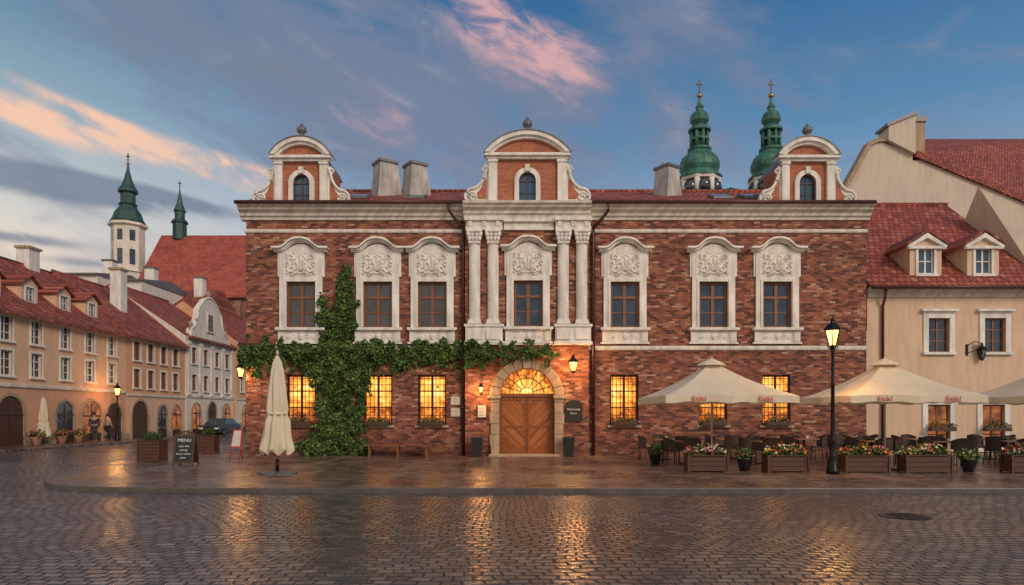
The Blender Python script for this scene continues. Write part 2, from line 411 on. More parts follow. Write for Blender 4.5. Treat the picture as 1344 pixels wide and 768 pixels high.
for sg in (-1,1):
    pts=[(dcx+sg*dr*math.cos(a),dsp+dr*math.sin(a)) for a in [i*math.pi/2/10 for i in range(11)]]+[(dcx+sg*dr,dsp+dr)]
    mb.prism(pts,BY+.002,BY+.45,M_brick)
mb.add([(BL,BY,0),(BL,0,0),(BL,0,ZT),(BL,BY,ZT)],[(0,1,2,3)],M_brick)
mb.add([(BR_,BY,0),(BR_,0,0),(BR_,0,ZT),(BR_,BY,ZT)],[(0,1,2,3)],M_brick)
mb.add([(XL,0,0),(XL,12,0),(XR,12,0),(XR,0,0),(XL,0,ZT),(XL,12,ZT),(XR,12,ZT),(XR,0,ZT)],[(0,1,5,4),(1,2,6,5),(2,3,7,6)],M_brick)
mb.obj('wall',MAIN,recalc=False)
for a,b_ in ((XL-.03,BL-.01),(BR_+.01,XR+.03)):
    mb=MB(); mb.box(a,b_,-.06,.02,0.05,.62,M_brick); mb.obj('plinth',MAIN)

def corn_prof(y,z0=ZT):
    P=[(y+.2,z0),(y-.06,z0),(y-.08,z0+.10),(y-.16,z0+.14),(y-.18,z0+.26),(y-.34,z0+.34),(y-.36,z0+.42),(y-.46,z0+.46),(y-.48,z0+.55),(y+.2,z0+.58)]
    return P
mb=MB(); mb.profx(corn_prof(0),XL-.2,BL-.05,M_cornice); mb.profx(corn_prof(0),BR_+.05,XR+.12,M_cornice)
mb.profx(corn_prof(BY-.08),BL-.052,BR_+.052,M_cornice)
mb.obj('cornice',MAIN)
prof=[(0,0),(-.06,.0),(-.09,.04),(-.09,.12),(-.05,.15),(0,.15)]
for a,b_ in ((XL-.04,BL-.02),(BR_+.02,XR+.02)):
    mb=MB(); mb.profx([(y+.02,z+PZ(306)) for y,z in prof],a,b_,M_cornice); mb.obj('frieze_moulding',MAIN)
    mb=MB(); mb.profx([(y+.02,z*1.2+PZ(460)) for y,z in prof],a,b_,M_cornice); mb.obj('string_course',MAIN)
def upper_window(parent,x,y):
    w=part('window',parent,(x,y,0))
    s=MB()
    for sg in (-1,1):
        a,b_=sorted((sg*(uh),sg*(uh+.28))); s.box(a,b_,-.09,.03,uz0,8.12,M_white)
        a,b_=sorted((sg*(uh+.02),sg*(uh+.10))); s.box(a,b_,-.125,-.088,uz0+.05,7.08,M_white)
        a,b_=sorted((sg*(uh+.28),sg*(uh+.36))); s.box(a,b_,-.05,.02,7.2,8.1,M_white)
    s.box(-uh,uh,-.10,.05,uz1,uz1+.14,M_white)
    s.box(-uh,uh,-.06,.03,uz1+.14,8.2,M_white)
    s.prism([(-.93,8.1),(.93,8.1),(.93,8.2),(.62,8.2)]+[(.62-1.24*i/12,8.2+.30*math.sin(math.pi*i/12)) for i in range(1,12)]+[(-.62,8.2),(-.93,8.2)],-.08,.03,M_white)
    p=[(-1.10,0),(-.78,.0),(-.66,.05),(-.52,.17),(-.38,.29),(-.22,.355),(0,.38),(.22,.355),(.38,.29),(.52,.17),(.66,.05),(.78,0),(1.10,0)]
    for th,dy,zo in ((.075,-.34,.10),(.07,-.22,.03),(.05,-.14,-.02)):
        poly=[(x*(1 if dy<-.25 else .95),8.18+z+zo) for x,z in p]+[(x*(1 if dy<-.25 else .95),8.18+z+zo+th) for x,z in reversed(p)]
        s.prism(poly,dy,.02,M_white)
    s.obj('surround',w)
    s=MB(); relief(s,0,7.66,1.25,.98,-.061,M_white,amp=.12); s.obj('relief',w)
    s=MB(); s.box(-.98,.98,-.22,.12,uz0-.10,uz0,M_white); s.box(-.93,.93,-.13,.02,uz0-.15,uz0-.10,M_white)
    s.obj('sill',w)
    s=MB(); s.box(-.90,.90,-.07,.02,4.60,uz0-.15,M_white); s.box(-.97,.97,-.11,.02,4.53,4.60,M_white)
    for sg in (-1,1):
        a,b_=sorted((sg*.64,sg*.9)); s.box(a,b_,-.10,-.07,4.62,uz0-.16,M_white)
    relief(s,0,4.81,1.2,.36,-.071,M_white,amp=.06,kind=1,nz=16); s.obj('apron_panel',w)
    s=MB(); fr=.095
    s.box(-uh,-uh+fr,.10,.18,uz0,uz1,M_wood); s.box(uh-fr,uh,.10,.18,uz0,uz1,M_wood)
    s.box(-uh+fr,uh-fr,.103,.18,uz0,uz0+fr,M_wood); s.box(-uh+fr,uh-fr,.103,.18,uz1-fr,uz1,M_wood)
    zt=uz0+1.22
    s.box(-.06,.06,.095,.178,uz0+fr,uz1-fr,M_wood); s.box(-uh+fr,uh-fr,.09,.176,zt-.05,zt+.05,M_wood)
    for sg in (-1,1):
        s.box(min(sg*.06,sg*(uh-fr)),max(sg*.06,sg*(uh-fr)),.12,.17,uz0+.6,uz0+.64,M_wood)
    s.obj('frame',w)
    s=MB(); s.box(-uh+.01,uh-.01,.15,.165,uz0,uz1,M_glass)
    s.obj('pane',w)
    return w
w0=upper_window(MAIN,PX(UP[0]),0)
for p in UP[1:]: copy_tree(w0,MAIN,(PX(p),0,0))
wc=copy_tree(w0,MAIN,(xc,BY,0))

M_flr=simple('red_petals',(.50,.03,.03),.6); M_flp=simple('pink_petals',(.65,.22,.27),.6); M_flw=simple('white_petals',(.75,.73,.65),.6); M_fly=simple('yellow_petals',(.75,.42,.05),.6)
def leafm(name,c):
    m,nt,b=newmat(name); src,x,y,z=coords(nt,world=True)
    n1=nd(nt,'ShaderNodeTexNoise',{'Vector':src,'Scale':2.2,'Detail':4.0}).outputs[0]
    cc=ramp(nt,n1,[(.3,tuple(v*.55 for v in c)),(.7,tuple(v*1.35 for v in c))])
    nt.links.new(cc,b.inputs['Base Color']); b.inputs['Roughness'].default_value=.5
    return m
L1=leafm('leaf_dark',(.024,.058,.009)); L2=leafm('leaf_mid',(.060,.125,.015)); L3=leafm('leaf_light',(.14,.22,.03))
def leaves(mb,pts,size,mats,nrm=(0,-1,0),spread=.8,rnd=random):
    N=Vector(nrm)
    for p in pts:
        d=Vector((rnd.gauss(0,1),rnd.gauss(0,1),rnd.gauss(0,1)))*spread+N; d.normalize()
        a=d.cross(Vector((rnd.gauss(0,1),rnd.gauss(0,1),rnd.gauss(0,1)))).normalized(); b_=d.cross(a)
        s=size*rnd.uniform(.6,1.25); P=Vector(p)
        vs=[P-a*s*.5, P-a*s*.1+b_*s*.42, P+a*s*.55+d*s*.1, P-a*s*.1-b_*s*.42, P+a*s*.1-d*s*.12]
        mb.add(vs,[(0,4,1),(1,4,2),(2,4,3),(3,4,0)],rnd.choice(mats))
def flowers_in(mb,x0,x1,y0,y1,z0,z1,nl,nf,fm,ls=.07,fs=.05,rnd=random):
    pts=[]
    for _ in range(nl):
        u=rnd.uniform(-1,1); v=rnd.uniform(-1,1)
        hgt=(z1-z0)*(1-.45*u*u)*(.75+.25*math.sin(u*9+v*3))
        pts.append(((x0+x1)/2+u*(x1-x0)/2*1.05,(y0+y1)/2+v*(y1-y0)/2*1.1,z0+hgt*rnd.random()**.6))
    leaves(mb,pts,ls,[L1,L2,L2,L3],(0,-.4,.5),.8,rnd)
    pts=[]
    for _ in range(nf):
        u=rnd.uniform(-1,1); v=rnd.uniform(-1,1)
        hgt=(z1-z0)*(1-.45*u*u)*(.75+.25*math.sin(u*9+v*3))
        pts.append(((x0+x1)/2+u*(x1-x0)/2*1.08,(y0+y1)/2+v*(y1-y0)/2*1.1-.02,z0+hgt*rnd.uniform(.5,1.08)))
    leaves(mb,pts,fs,fm,(0,-.7,.5),.4,rnd)
def ground_window(parent,x,y,pm):
    w=part('window',parent,(x,y,0))
    s=MB(); fr=.07
    s.box(-gh,-gh+fr,.12,.20,gz0,gz1,M_wooddk); s.box(gh-fr,gh,.12,.20,gz0,gz1,M_wooddk)
    s.box(-gh+fr,gh-fr,.123,.20,gz0,gz0+fr,M_wooddk); s.box(-gh+fr,gh-fr,.123,.20,gz1-fr,gz1,M_wooddk)
    s.box(-.045,.045,.115,.198,gz0+fr,gz1-fr,M_wooddk)
    for zz in (gz0+.7,gz0+1.35): s.box(-gh+fr,gh-fr,.11,.196,zz-.025,zz+.025,M_wooddk)
    s.obj('frame',w)
    s=MB(); s.box(-gh+.01,gh-.01,.17,.185,gz0,gz1,pm); s.obj('pane',w)
    s=MB()
    for i in range(7):
        xx=-gh+.1+i*(2*gh-.2)/6; s.box(xx-.013,xx+.013,.03,.05,gz0,gz1,M_iron)
    for i in range(8):
        zz=gz0+.15+i*(gz1-gz0-.3)/7; s.box(-gh,gh,.022,.034,zz-.013,zz+.013,M_iron)
    s.obj('grille',w)
    s=MB()
    s.prism([(-gh-.12,gz1+.02)]+[(-gh-.12+(2*gh+.24)*i/8,gz1+.26+.08*math.sin(math.pi*i/8)) for i in range(9)]+[(gh+.12,gz1+.02)],-.02,.02,M_brick)
    s.obj('lintel',w)
    s=MB(); s.box(-gh-.1,gh+.1,-.10,.1,gz0-.10,gz0,M_stone)
    s.obj('sill',w)
    s=MB(); s.box(-.48,.48,-.27,-.06,gz0-.01,gz0+.13,M_wooddk)
    s.obj('flower_box',w)
    s=MB(); flowers_in(s,-.46,.46,-.27,-.07,gz0+.1,gz0+.34,200,44,[M_flr,M_flr,M_flp,M_flw],rnd=random.Random(3)); s.obj('plant',w,recalc=False)
    return w
g0_=ground_window(MAIN,PX(GR[0]),0,M_lit)
for p in GR[1:]: copy_tree(g0_,MAIN,(PX(p),0,0))

for a,b_ in ((PX(612),PX(660)),(PX(728),PX(774))):
    mb=MB()
    mb.box(a,b_,BY-.22,BY+.01,4.58,5.16,M_white); mb.box(a-.05,b_+.05,BY-.28,BY+.01,5.16,5.26,M_white); mb.box(a-.05,b_+.05,BY-.28,BY+.01,4.46,4.58,M_white)
    for p in ((623.5,647.5) if b_<.5 else (738.5,762.5)):
        x=PX(p); mb.box(x-.27,x+.27,BY-.27,BY-.219,4.66,5.08,M_white)
    mb.obj('pedestal',MAIN)
mb=MB(); mb.box(PX(660)+.05,PX(728)-.05,BY-.10,BY+.01,4.46,4.52,M_white); mb.obj('band',MAIN)
def pilaster():
    s=MB()
    s.box(-.27,.27,-.30,0,5.26,5.34,M_white); s.box(-.245,.245,-.27,0,5.34,5.44,M_white)
    z0,z1=5.44,8.42
    n=40
    pts=[(-.215,0)]
    for i in range(n+1):
        a=math.pi*i/n; r=.215-.012*abs(math.sin(a*8))
        pts.append((-r*math.cos(a),-.06-r*.85*math.sin(a)))
    pts.append((.215,0))
    s.zprism(pts,z0,z1,M_white)
    s.box(-.235,.235,-.27,0,8.42,8.48,M_white)
    for k,(w,zz,r) in enumerate(((.20,8.58,.07),(.23,8.74,.08))):
        for i in range(4):
            xx=-w+2*w*i/3; s.lathe(xx,-.24,[(.01,zz-.1),(r*.7,zz-.06),(r,zz),(r*1.2,zz+.06),(.02,zz+.08)],M_white,8)
    s.box(-.21,.21,-.24,0,8.48,8.84,M_white)
    for sg in (-1,1):
        s.tube([(sg*.25+sg*.06*math.cos(a)*(1-a/14),-.28,8.80+.06*math.sin(a)*(1-a/14)) for a in [i*.6 for i in range(16)]],.024,M_white,6)
    s.box(-.31,.31,-.32,0,8.86,8.94,M_white)
    return s
s=pilaster(); pl=s.obj('pilaster',MAIN,(PX(623.5),BY,0))
for p in (647.5,738.5,762.5): copy_tree(pl,MAIN,(PX(p),BY,0))
for a,b_ in ((PX(612),PX(660)),(PX(728),PX(774))):
    mb=MB()
    mb.box(a,b_,BY-.28,BY+.01,8.94,9.06,M_white); mb.box(a+.02,b_-.02,BY-.24,BY+.01,9.06,9.30,M_cornice); mb.box(a-.04,b_+.04,BY-.33,BY+.01,9.30,9.45,M_white)
    for i in range(3):
        xx=a+.18+i*(b_-a-.36)/2
        mb.box(xx-.08,xx+.08,BY-.29,BY-.23,9.08,9.28,M_white)
    mb.obj('entablature',MAIN)
mb=MB()
mb.box(PX(660)+.04,PX(728)-.04,BY-.10,BY+.01,8.98,9.08,M_white); mb.box(PX(660)+.04,PX(728)-.04,BY-.14,BY+.01,9.30,9.45,M_white); mb.box(PX(660)+.04,PX(728)-.04,BY-.03,BY+.01,9.08,9.30,M_cornice)
mb.obj('entablature',MAIN)

def spiral(cx,cz,r,y,turns=1.6,sg=1,a0=0):
    return [(cx+sg*r*(1-.8*t)*math.cos(a0+turns*2*math.pi*t),y,cz+r*(1-.8*t)*math.sin(a0+turns*2*math.pi*t)) for t in [i/28 for i in range(29)]]
def gable(cx,y,hw,pw,top,name_lbl,sw):
    g=part('gable',MAIN,(cx,y,0),name_lbl)
    zb,ze,zs=9.98,11.72,11.97
    wpx=.33; wz0,wz1=10.05,10.90
    s=MB()
    s.wall(-hw,hw,zb,ze,[(-wpx,wpx,wz0,wz1+wpx)],0,.2,M_brick2)
    for sg in (-1,1):
        pts=[(sg*wpx*math.cos(a),wz1+wpx*math.sin(a)) for a in [i*math.pi/2/8 for i in range(9)]]+[(sg*wpx,wz1+wpx)]
        s.prism(pts,.002,.2,M_brick2)
    arc=arcpts(0,zs-.02,hw+.02,top-zs-.1,18)
    s.prism(arc,.02,.3,M_brick2)
    s.add([(-hw,0.02,zb),(-hw,2.,zb),(-hw,2.,ze),(-hw,0.02,ze),(hw,0.02,zb),(hw,2.,zb),(hw,2.,ze),(hw,0.02,ze)],[(0,1,2,3),(4,5,6,7)],M_brick2)
    s.obj('gable_wall',g,recalc=False)
    for sg in (-1,1):
        s=MB(); a,b_=sorted((sg*(hw-pw),sg*(hw+.02))); s.box(a,b_,-.13,.05,zb+.12,ze,M_white)
        s.box(a-.04,b_+.04,-.18,.05,zb,zb+.12,M_white); s.box(a-.03,b_+.03,-.17,.05,ze-.12,ze-.02,M_white)
        s.obj('gable_pilaster',g)
    s=MB(); e=hw+.12
    s.box(-e,e,-.16,.06,ze,ze+.10,M_white); s.box(-e-.06,e+.06,-.26,.1,ze+.10,ze+.18,M_white); s.box(-e-.02,e+.02,-.14,.08,ze+.18,zs,M_white)
    o1=arcpts(0,zs,e+.06,top-zs,24); i1=arcpts(0,zs,e-.14,top-zs-.16,24)
    s.prism(o1+i1[::-1],-.24,.12,M_white)
    o2=i1; i2=arcpts(0,zs,e-.26,top-zs-.27,24)
    s.prism(o2+i2[::-1],-.13,.1,M_white)
    o3=arcpts(0,zs,e+.09,top-zs+.035,24)
    s.prism(o3+o1[::-1],-.28,.5,M_lead)
    s.obj('arched_cornice',g)
    for sg in (-1,1):
        s=MB()
        pts=[(hw,zb+.02),(hw,11.55)]
        for i in range(1,13):
            a=math.pi/2*i/12; pts.append((hw+.12+(sw-.22)*(1-math.cos(a)),11.45-.88*math.sin(a)))
        for i in range(1,9):
            a=math.pi/2-math.pi*.95*i/8; pts.append((hw+sw-.17+.26*math.cos(a),10.28+.29*math.sin(a)))
        pts=[(sg*x,z) for x,z in pts]
        s.prism(pts,-.02,.22,M_white)
        edge=[(x,-.05,z) for x,z in pts[1:-2]]
        s.tube(edge,.06,M_white,6)
        s.tube(spiral(sg*(hw+sw-.2),10.27,.20,-.05,sg=sg),.045,M_white,6)
        s.tube(spiral(sg*(hw+.17),11.36,.15,-.05,sg=sg,a0=1.5),.04,M_white,6)
        ip=[(hw+.1,zb+.2),(hw+.1,11.0)]+[(hw+.22+(sw-.42)*(1-math.cos(a)),11.0-.62*math.sin(a)) for a in [i*math.pi/16 for i in range(1,8)]]+[(hw+sw-.45,zb+.2)]
        s.prism([(sg*x,z) for x,z in ip],-.035,-.018,M_brick2)
        s.obj('scroll',g)
    s=MB()
    o=[(-wpx-.18,wz0)]+[(-(wpx+.18)*math.cos(a),wz1+(wpx+.18)*math.sin(a)) for a in [i*math.pi/16 for i in range(17)]]+[(wpx+.18,wz0)]
    ii=[(-wpx,wz0)]+[(-wpx*math.cos(a),wz1+wpx*math.sin(a)) for a in [i*math.pi/16 for i in range(17)]]+[(wpx,wz0)]
    s.prism(o+ii[::-1],-.08,.04,M_white)
    s.box(-.09,.09,-.14,-.06,wz1+wpx+.02,wz1+wpx+.28,M_white)
    s.box(-.5,.5,-.12,.05,wz0-.07,wz0,M_white)
    s.obj('window_surround',g)
    s=MB(); s.prism(ii,.12,.14,M_glassb)
    s.box(-.02,.02,.09,.121,wz0,wz1+wpx,M_wooddk); s.box(-wpx,wpx,.088,.12,wz1-.02,wz1+.02,M_wooddk); s.box(-wpx,wpx,.088,.12,wz0+.38,wz0+.41,M_wooddk)
    s.obj('window',g)
    s=MB(); s.lathe(0,.0,[(.18,top-.02),(.18,top+.06),(.10,top+.10),(.08,top+.16),(.17,top+.24),(.2,top+.33),(.16,top+.43),(.06,top+.49),(.07,top+.54),(.02,top+.60),(.001,top+.61)],M_lead,14)
    s.box(-.3,.3,-.2,.2,top-.12,top+.0,M_white)
    s.obj('finial',g)
    s=MB(); arc=arcpts(0,ze,hw,top-ze-.12,14); s.prism(arc,.3,2.4,M_lead); s.obj('gable_roof',g)
    return g
gable(PX(397),-.1,1.02,.28,12.66,'white scrolled gable with arched pediment',.78)
gable(PX(692),-.35,1.50,.32,12.80,'wide white scrolled gable with arched pediment',.85)
gable(PX(1058),-.1,1.02,.28,12.66,'white scrolled gable with arched pediment',.78)

mb=MB(); ye,zr,yr=-.45,12.55,6.0
e0,e1=XL-.25,XR+.1
mb.profx([(ye,10.03),(yr,zr),(12.5,10.03),(12.5,9.93),(yr,zr-.12),(ye,9.96)],e0,e1,M_tile)
roof=mb.obj('roof',MAIN)
mb=MB(); mb.tube([(e0,yr,zr+.03),(e1,yr,zr+.03)],.1,M_tile,8); mb.obj('ridge',roof)
sl=(zr-10.03)/(yr-ye)
def rz(y): return 10.03+(y-ye)*sl
def chimney(px,w,zt,y):
    x=PX(px,27+y); s=MB()
    zb=rz(y)-.4
    s.add([(-w*.55,-.4,zb),(w*.6,-.4,zb),(w*.6,.5,zb),(-w*.55,.5,zb),(-w*.42,-.35,zt-.15),(w*.30,-.35,zt-.15),(w*.30,.45,zt-.15),(-w*.42,.45,zt-.15)],
      [(0,3,2,1),(4,5,6,7),(0,1,5,4),(1,2,6,5),(2,3,7,6),(3,0,4,7)],M_chim)
    s.box(-w*.48,w*.36,-.42,.52,zt-.15,zt-.03,M_lead)
    for i in (-1,0,1): s.lathe(i*w*.22-.05*w,.05,[(.09,zt-.03),(.09,zt+.1),(.07,zt+.12)],M_stone,8)
    s.obj('chimney',roof,(x,y,0),rot=.6)
chimney(508,1.1,13.2,3.8); chimney(547,1.0,13.1,3.8); chimney(877,.9,13.0,3.8)
for px in (472,546,945,985):
    y=1.9; x=PX(px,27+y); s=MB()
    hwid=.42
    pr=[(y-.5,rz(y-.5)+.02),(y+.5,rz(y+.5)+.02),(y+.5,rz(y+.5)+.12),(y-.5,rz(y-.5)+.12)]
    s.profx(pr,-hwid,hwid,M_lead)
    pr=[(y-.42,rz(y-.42)+.1),(y+.42,rz(y+.42)+.1),(y+.42,rz(y+.42)+.13),(y-.42,rz(y-.42)+.13)]
    s.profx(pr,-hwid+.07,hwid-.07,M_glassb)
    s.obj('skylight',roof,(x,0,0))
for a,b_ in ((e0,BL-.1),(BR_+.1,e1)):
    mb=MB(); mb.tube([(a,-.54,10.02),(b_,-.54,10.02)],.07,M_pipe,8); mb.obj('gutter',MAIN)
for sg,px in ((-1,609),(1,778)):
    s=MB(); x=PX(px)
    s.tube([(x+sg*.55,-.5,9.98),(x+sg*.55,-.5,9.7),(x+sg*.35,-.3,9.45),(x+sg*.03,-.14,9.15),(x+sg*.02,-.13,8.9),(x+sg*.02,-.13,.12)],.06,M_pipe,8)
    for z in (8,6,4,2): s.box(x+sg*.02-.07,x+sg*.02+.07,-.2,.0,z,z+.05,M_pipe)
    s.obj('downpipe',MAIN)

# door
DOOR=part('door',MAIN,(dcx,BY,0),'arched double oak door with lit fanlight')
def door_mat():
    m,nt,b=newmat('oak_door_boards'); src,x,y,z=coords(nt)
    d=mth(nt,'ADD',mth(nt,'MULTIPLY',mth(nt,'ABSOLUTE',x),-1.0),z)
    fr=mth(nt,'FRACT',mth(nt,'MULTIPLY',d,6.5))
    gr=mth(nt,'SUBTRACT',1.0,smooth(nt,fr,.0,.16))
    idx=mth(nt,'FLOOR',mth(nt,'MULTIPLY',d,6.5))
    rn=nd(nt,'ShaderNodeTexWhiteNoise',{'W':idx},noise_dimensions='1D').outputs[0]
    n1=nd(nt,'ShaderNodeTexNoise',{'Vector':src,'Scale':9.0,'Detail':5.0}).outputs[0]
    c=ramp(nt,mth(nt,'ADD',mth(nt,'MULTIPLY',rn,.5),mth(nt,'MULTIPLY',n1,.5)),[(.2,(.22,.060,.012)),(.8,(.46,.155,.035))])
    c=mixc(nt,gr,c,(.04,.015,.006))
    nt.links.new(c,b.inputs['Base Color']); b.inputs['Roughness'].default_value=.45
    bp=nd(nt,'ShaderNodeBump',{'Height':mth(nt,'MULTIPLY',gr,-1.0),'Strength':.7,'Distance':.015}).outputs[0]
    nt.links.new(bp,b.inputs['Normal']); return m
M_door=door_mat(); M_oak=simple('oak_frame',(.26,.08,.018),.45,0,12.0,.3)
for sg in (-1,1):
    s=MB(); a,b_=sorted((sg*.012,sg*(dr-.02)))
    s.box(a,b_,.24,.30,G0,dsp-.02,M_door)
    s.box(a,b_,.215,.24,G0+.02,G0+.24,M_oak); s.box(a,b_,.215,.24,dsp-.16,dsp-.03,M_oak)
    c,d_=sorted((sg*.012,sg*.10)); s.box(c,d_,.212,.24,G0+.24,dsp-.16,M_oak)
    c,d_=sorted((sg*(dr-.12),sg*(dr-.02))); s.box(c,d_,.212,.24,G0+.24,dsp-.16,M_oak)
    s.box(a+.1,b_-.1,.213,.24,1.2,1.3,M_oak)
    s.obj('door_leaf',DOOR)
for sg in (-1,1):
    s=MB(); s.tube([(sg*.07,.21,1.15),(sg*.07,.15,1.15),(sg*.16,.15,1.15)],.014,M_gold,6); s.obj('handle',DOOR)
s=MB(); s.box(-dr,dr,.16,.32,dsp-.02,dsp+.11,M_oak); s.obj('transom',DOOR)
s=MB(); s.prism([(dr*math.cos(math.pi*i/24),dsp+dr*math.sin(math.pi*i/24)) for i in range(25)],.27,.29,M_fan)
s.obj('fanlight_pane',DOOR)
s=MB()
for i in range(1,8):
    a=math.pi*i/8; s.tube([(.3*math.cos(a),.25,dsp+.08+.3*math.sin(a)),(dr*.97*math.cos(a),.25,dsp+dr*.97*math.sin(a))],.018,M_wooddk,4)
for r in (.3,.68): s.tube([(r*math.cos(math.pi*i/20),.25,dsp+.05+r*math.sin(math.pi*i/20)) for i in range(21)],.02,M_wooddk,5)
for i in range(14):
    xx=-1+i*2/13; h=math.sqrt(max(0,dr*dr-xx*xx))
    s.box(xx-.009,xx+.009,.235,.245,dsp+.05,dsp+h,M_wooddk)
s.obj('fanlight_bars',DOOR)
s=MB(); ro=1.46
for sg in (-1,1):
    z=G0
    k=0
    while z<dsp-.05:
        h=min(.42,dsp-z); a,b_=sorted((sg*dr,sg*(ro-(0 if k%2 else .04))))
        s.box(a,b_,-.16-(.03 if k==0 else 0),.2,z+.006,z+h-.006,M_stone); z+=h; k+=1
    a,b_=sorted((sg*(dr-.05),sg*(ro+.08))); s.box(a,b_,-.22,.19,dsp-.10,dsp+.04,M_stone)
nn=11
for k in range(nn):
    a0=math.pi*k/nn+.008+(.03 if k==0 else 0); a1=math.pi*(k+1)/nn-.008-(.03 if k==nn-1 else 0); rr=ro+(.1 if k==nn//2 else 0)
    pts=[(rr*math.cos(a0+(a1-a0)*i/4),dsp+rr*math.sin(a0+(a1-a0)*i/4)) for i in range(5)]+[(dr*math.cos(a1+(a0-a1)*i/4),dsp+dr*math.sin(a1+(a0-a1)*i/4)) for i in range(5)]
    s.prism(pts,-.16-(.08 if k==nn//2 else 0),.2,M_stone)
s.obj('stone_archway',DOOR,bevel=.012)
s=MB(); s.box(-1.5,1.5,-.55,.3,G0-.02,G0+.07,M_stone); s.obj('doorstep',DOOR,bevel=.02)

# ================================================================== IVY
def inpoly(x,y,P):
    c=False;j=len(P)-1
    for i in range(len(P)):
        if (P[i][1]>y)!=(P[j][1]>y) and x<(P[j][0]-P[i][0])*(y-P[i][1])/(P[j][1]-P[i][1])+P[i][0]: c=not c
        j=i
    return c
IV=[ [(449,342),(458,352),(467,378),(470,455),(418,455),(417,408),(424,380),(432,404),(441,398),(445,365)],
     [(312,455),(330,449),(400,451),(470,447),(540,452),(610,451),(660,456),(700,455),(736,463),(733,474),(690,472),(655,474),(640,482),(615,486),(600,476),(560,482),(520,486),(505,482),(488,492),(400,492),(385,482),(350,492),(330,487),(316,474)],
     [(412,470),(485,470),(488,515),(476,545),(480,575),(488,592),(470,600),(395,598),(388,588),(408,574),(420,560),(416,520),(412,500)]]
ivy=thing('ivy_plant','dense green ivy climbing and spreading along the brick wall','ivy',(PX(437),-.2,G0))
rnd=random.Random(11); s=MB(); ox=PX(437)
for P in IV:
    xs=[p[0] for p in P]; ys=[p[1] for p in P]
    area=0
    for i in range(len(P)): area+=P[i][0]*P[(i+1)%len(P)][1]-P[(i+1)%len(P)][0]*P[i][1]
    area=abs(area)/2/33/33; need=int(area*760)
    k=0;tr=0
    while k<need and tr<need*8:
        tr+=1
        x=rnd.uniform(min(xs)-8,max(xs)+8); y=rnd.uniform(min(ys)-8,max(ys)+8)
        nx_=noise.noise(Vector((x*.09,y*.09,0)))*12; ny_=noise.noise(Vector((x*.09,y*.09,5)))*15
        if not inpoly(x+nx_,y+ny_,P): continue
        cl=noise.noise(Vector((x*.07,y*.07,9)))
        if cl<-.35 and rnd.random()<.75: continue
        dep=.08+.34*max(0,cl+.3)*rnd.random()+.1*rnd.random()
        if P is IV[2]: dep+=.15*max(0,(y-520)/80)
        if P is IV[0]: dep*=.7
        if 360<y<430 and P is IV[0]: dep+=.1
        X=PX(x); base=BY-.2 if BL<X<BR_ else 0
        leaves(s,[(X-ox,base-dep+.2,PZ(y)-G0)],.115,[L1,L1,L2,L2,L2,L3],(0,-1,.35),.6,rnd); k+=1
for _ in range(360):
    x=rnd.choice([rnd.uniform(320,735),rnd.uniform(405,500)]); y=474+abs(rnd.gauss(0,13))
    if x>640: continue
    X=PX(x); leaves(s,[(X-ox,(BY if X>BL else 0)+.2-.1,PZ(y)-G0)],.10,[L2,L3],(0,-1,.2),.5,rnd)
s.obj('foliage',ivy,recalc=False)
s=MB()
for i in range(9):
    x=ox-.3+i*.1; pts=[]
    tx=rnd.uniform(-.3,1.0)
    for j in range(12):
        t=j/11; pts.append((x-ox+tx*t*t+.08*math.sin(t*8+i),.2-.06-.03*math.sin(t*5+i),t*rnd.uniform(4.2,4.4)))
    s.tube(pts,.035,M_wooddk,6,taper=.012)
for sg,L in ((-1,3.4),(1,8.5)):
    s.tube([(sg*L*j/14,(.2-.06) if (ox+sg*L*j/14)<BL-.1 else -.13,4.2+.12*math.sin(j)) for j in range(15)],.03,M_wooddk,6,taper=.01)
s.obj('stem',ivy)

# ================================================================== LAMPS
def pt(loc,power,col=(1,.46,.13),r=.08,parent=None):
    l=bpy.data.lights.new('lantern_light','POINT'); l.energy=power; l.color=col; l.shadow_soft_size=r
    o=bpy.data.objects.new('light_source',l); COL.objects.link(o); o.location=loc; o.parent=parent; return o
def lantern(parent,loc,sc_=1.0,lit=True,power=40):
    x,y,z=loc; k=sc_
    s=MB(); s.lathe(x,y,[(.07*k,z+.04*k),(.165*k,z+.38*k)],M_bulb if lit else M_glass,6,False); g=s.obj('lantern_glass',parent)
    s=MB()
    s.lathe(x,y,[(.03*k,z-.06*k),(.09*k,z),(.09*k,z+.04*k)],M_iron,6,False)
    s.lathe(x,y,[(.20*k,z+.38*k),(.21*k,z+.42*k),(.13*k,z+.52*k),(.06*k,z+.57*k),(.05*k,z+.60*k),(.06*k,z+.63*k),(.01*k,z+.72*k)],M_iron,6,False)
    for i in range(6):
        a=i*math.pi/3; c,sn=math.cos(a),math.sin(a)
        s.tube([(x+.08*k*c,y+.08*k*sn,z+.02*k),(x+.175*k*c,y+.175*k*sn,z+.40*k)],.016*k,M_iron,4)
    s.obj('lantern_frame',parent)
    if lit: pt((x,y-.0,z+.2*k),power,parent=parent,r=.17*k+.02)
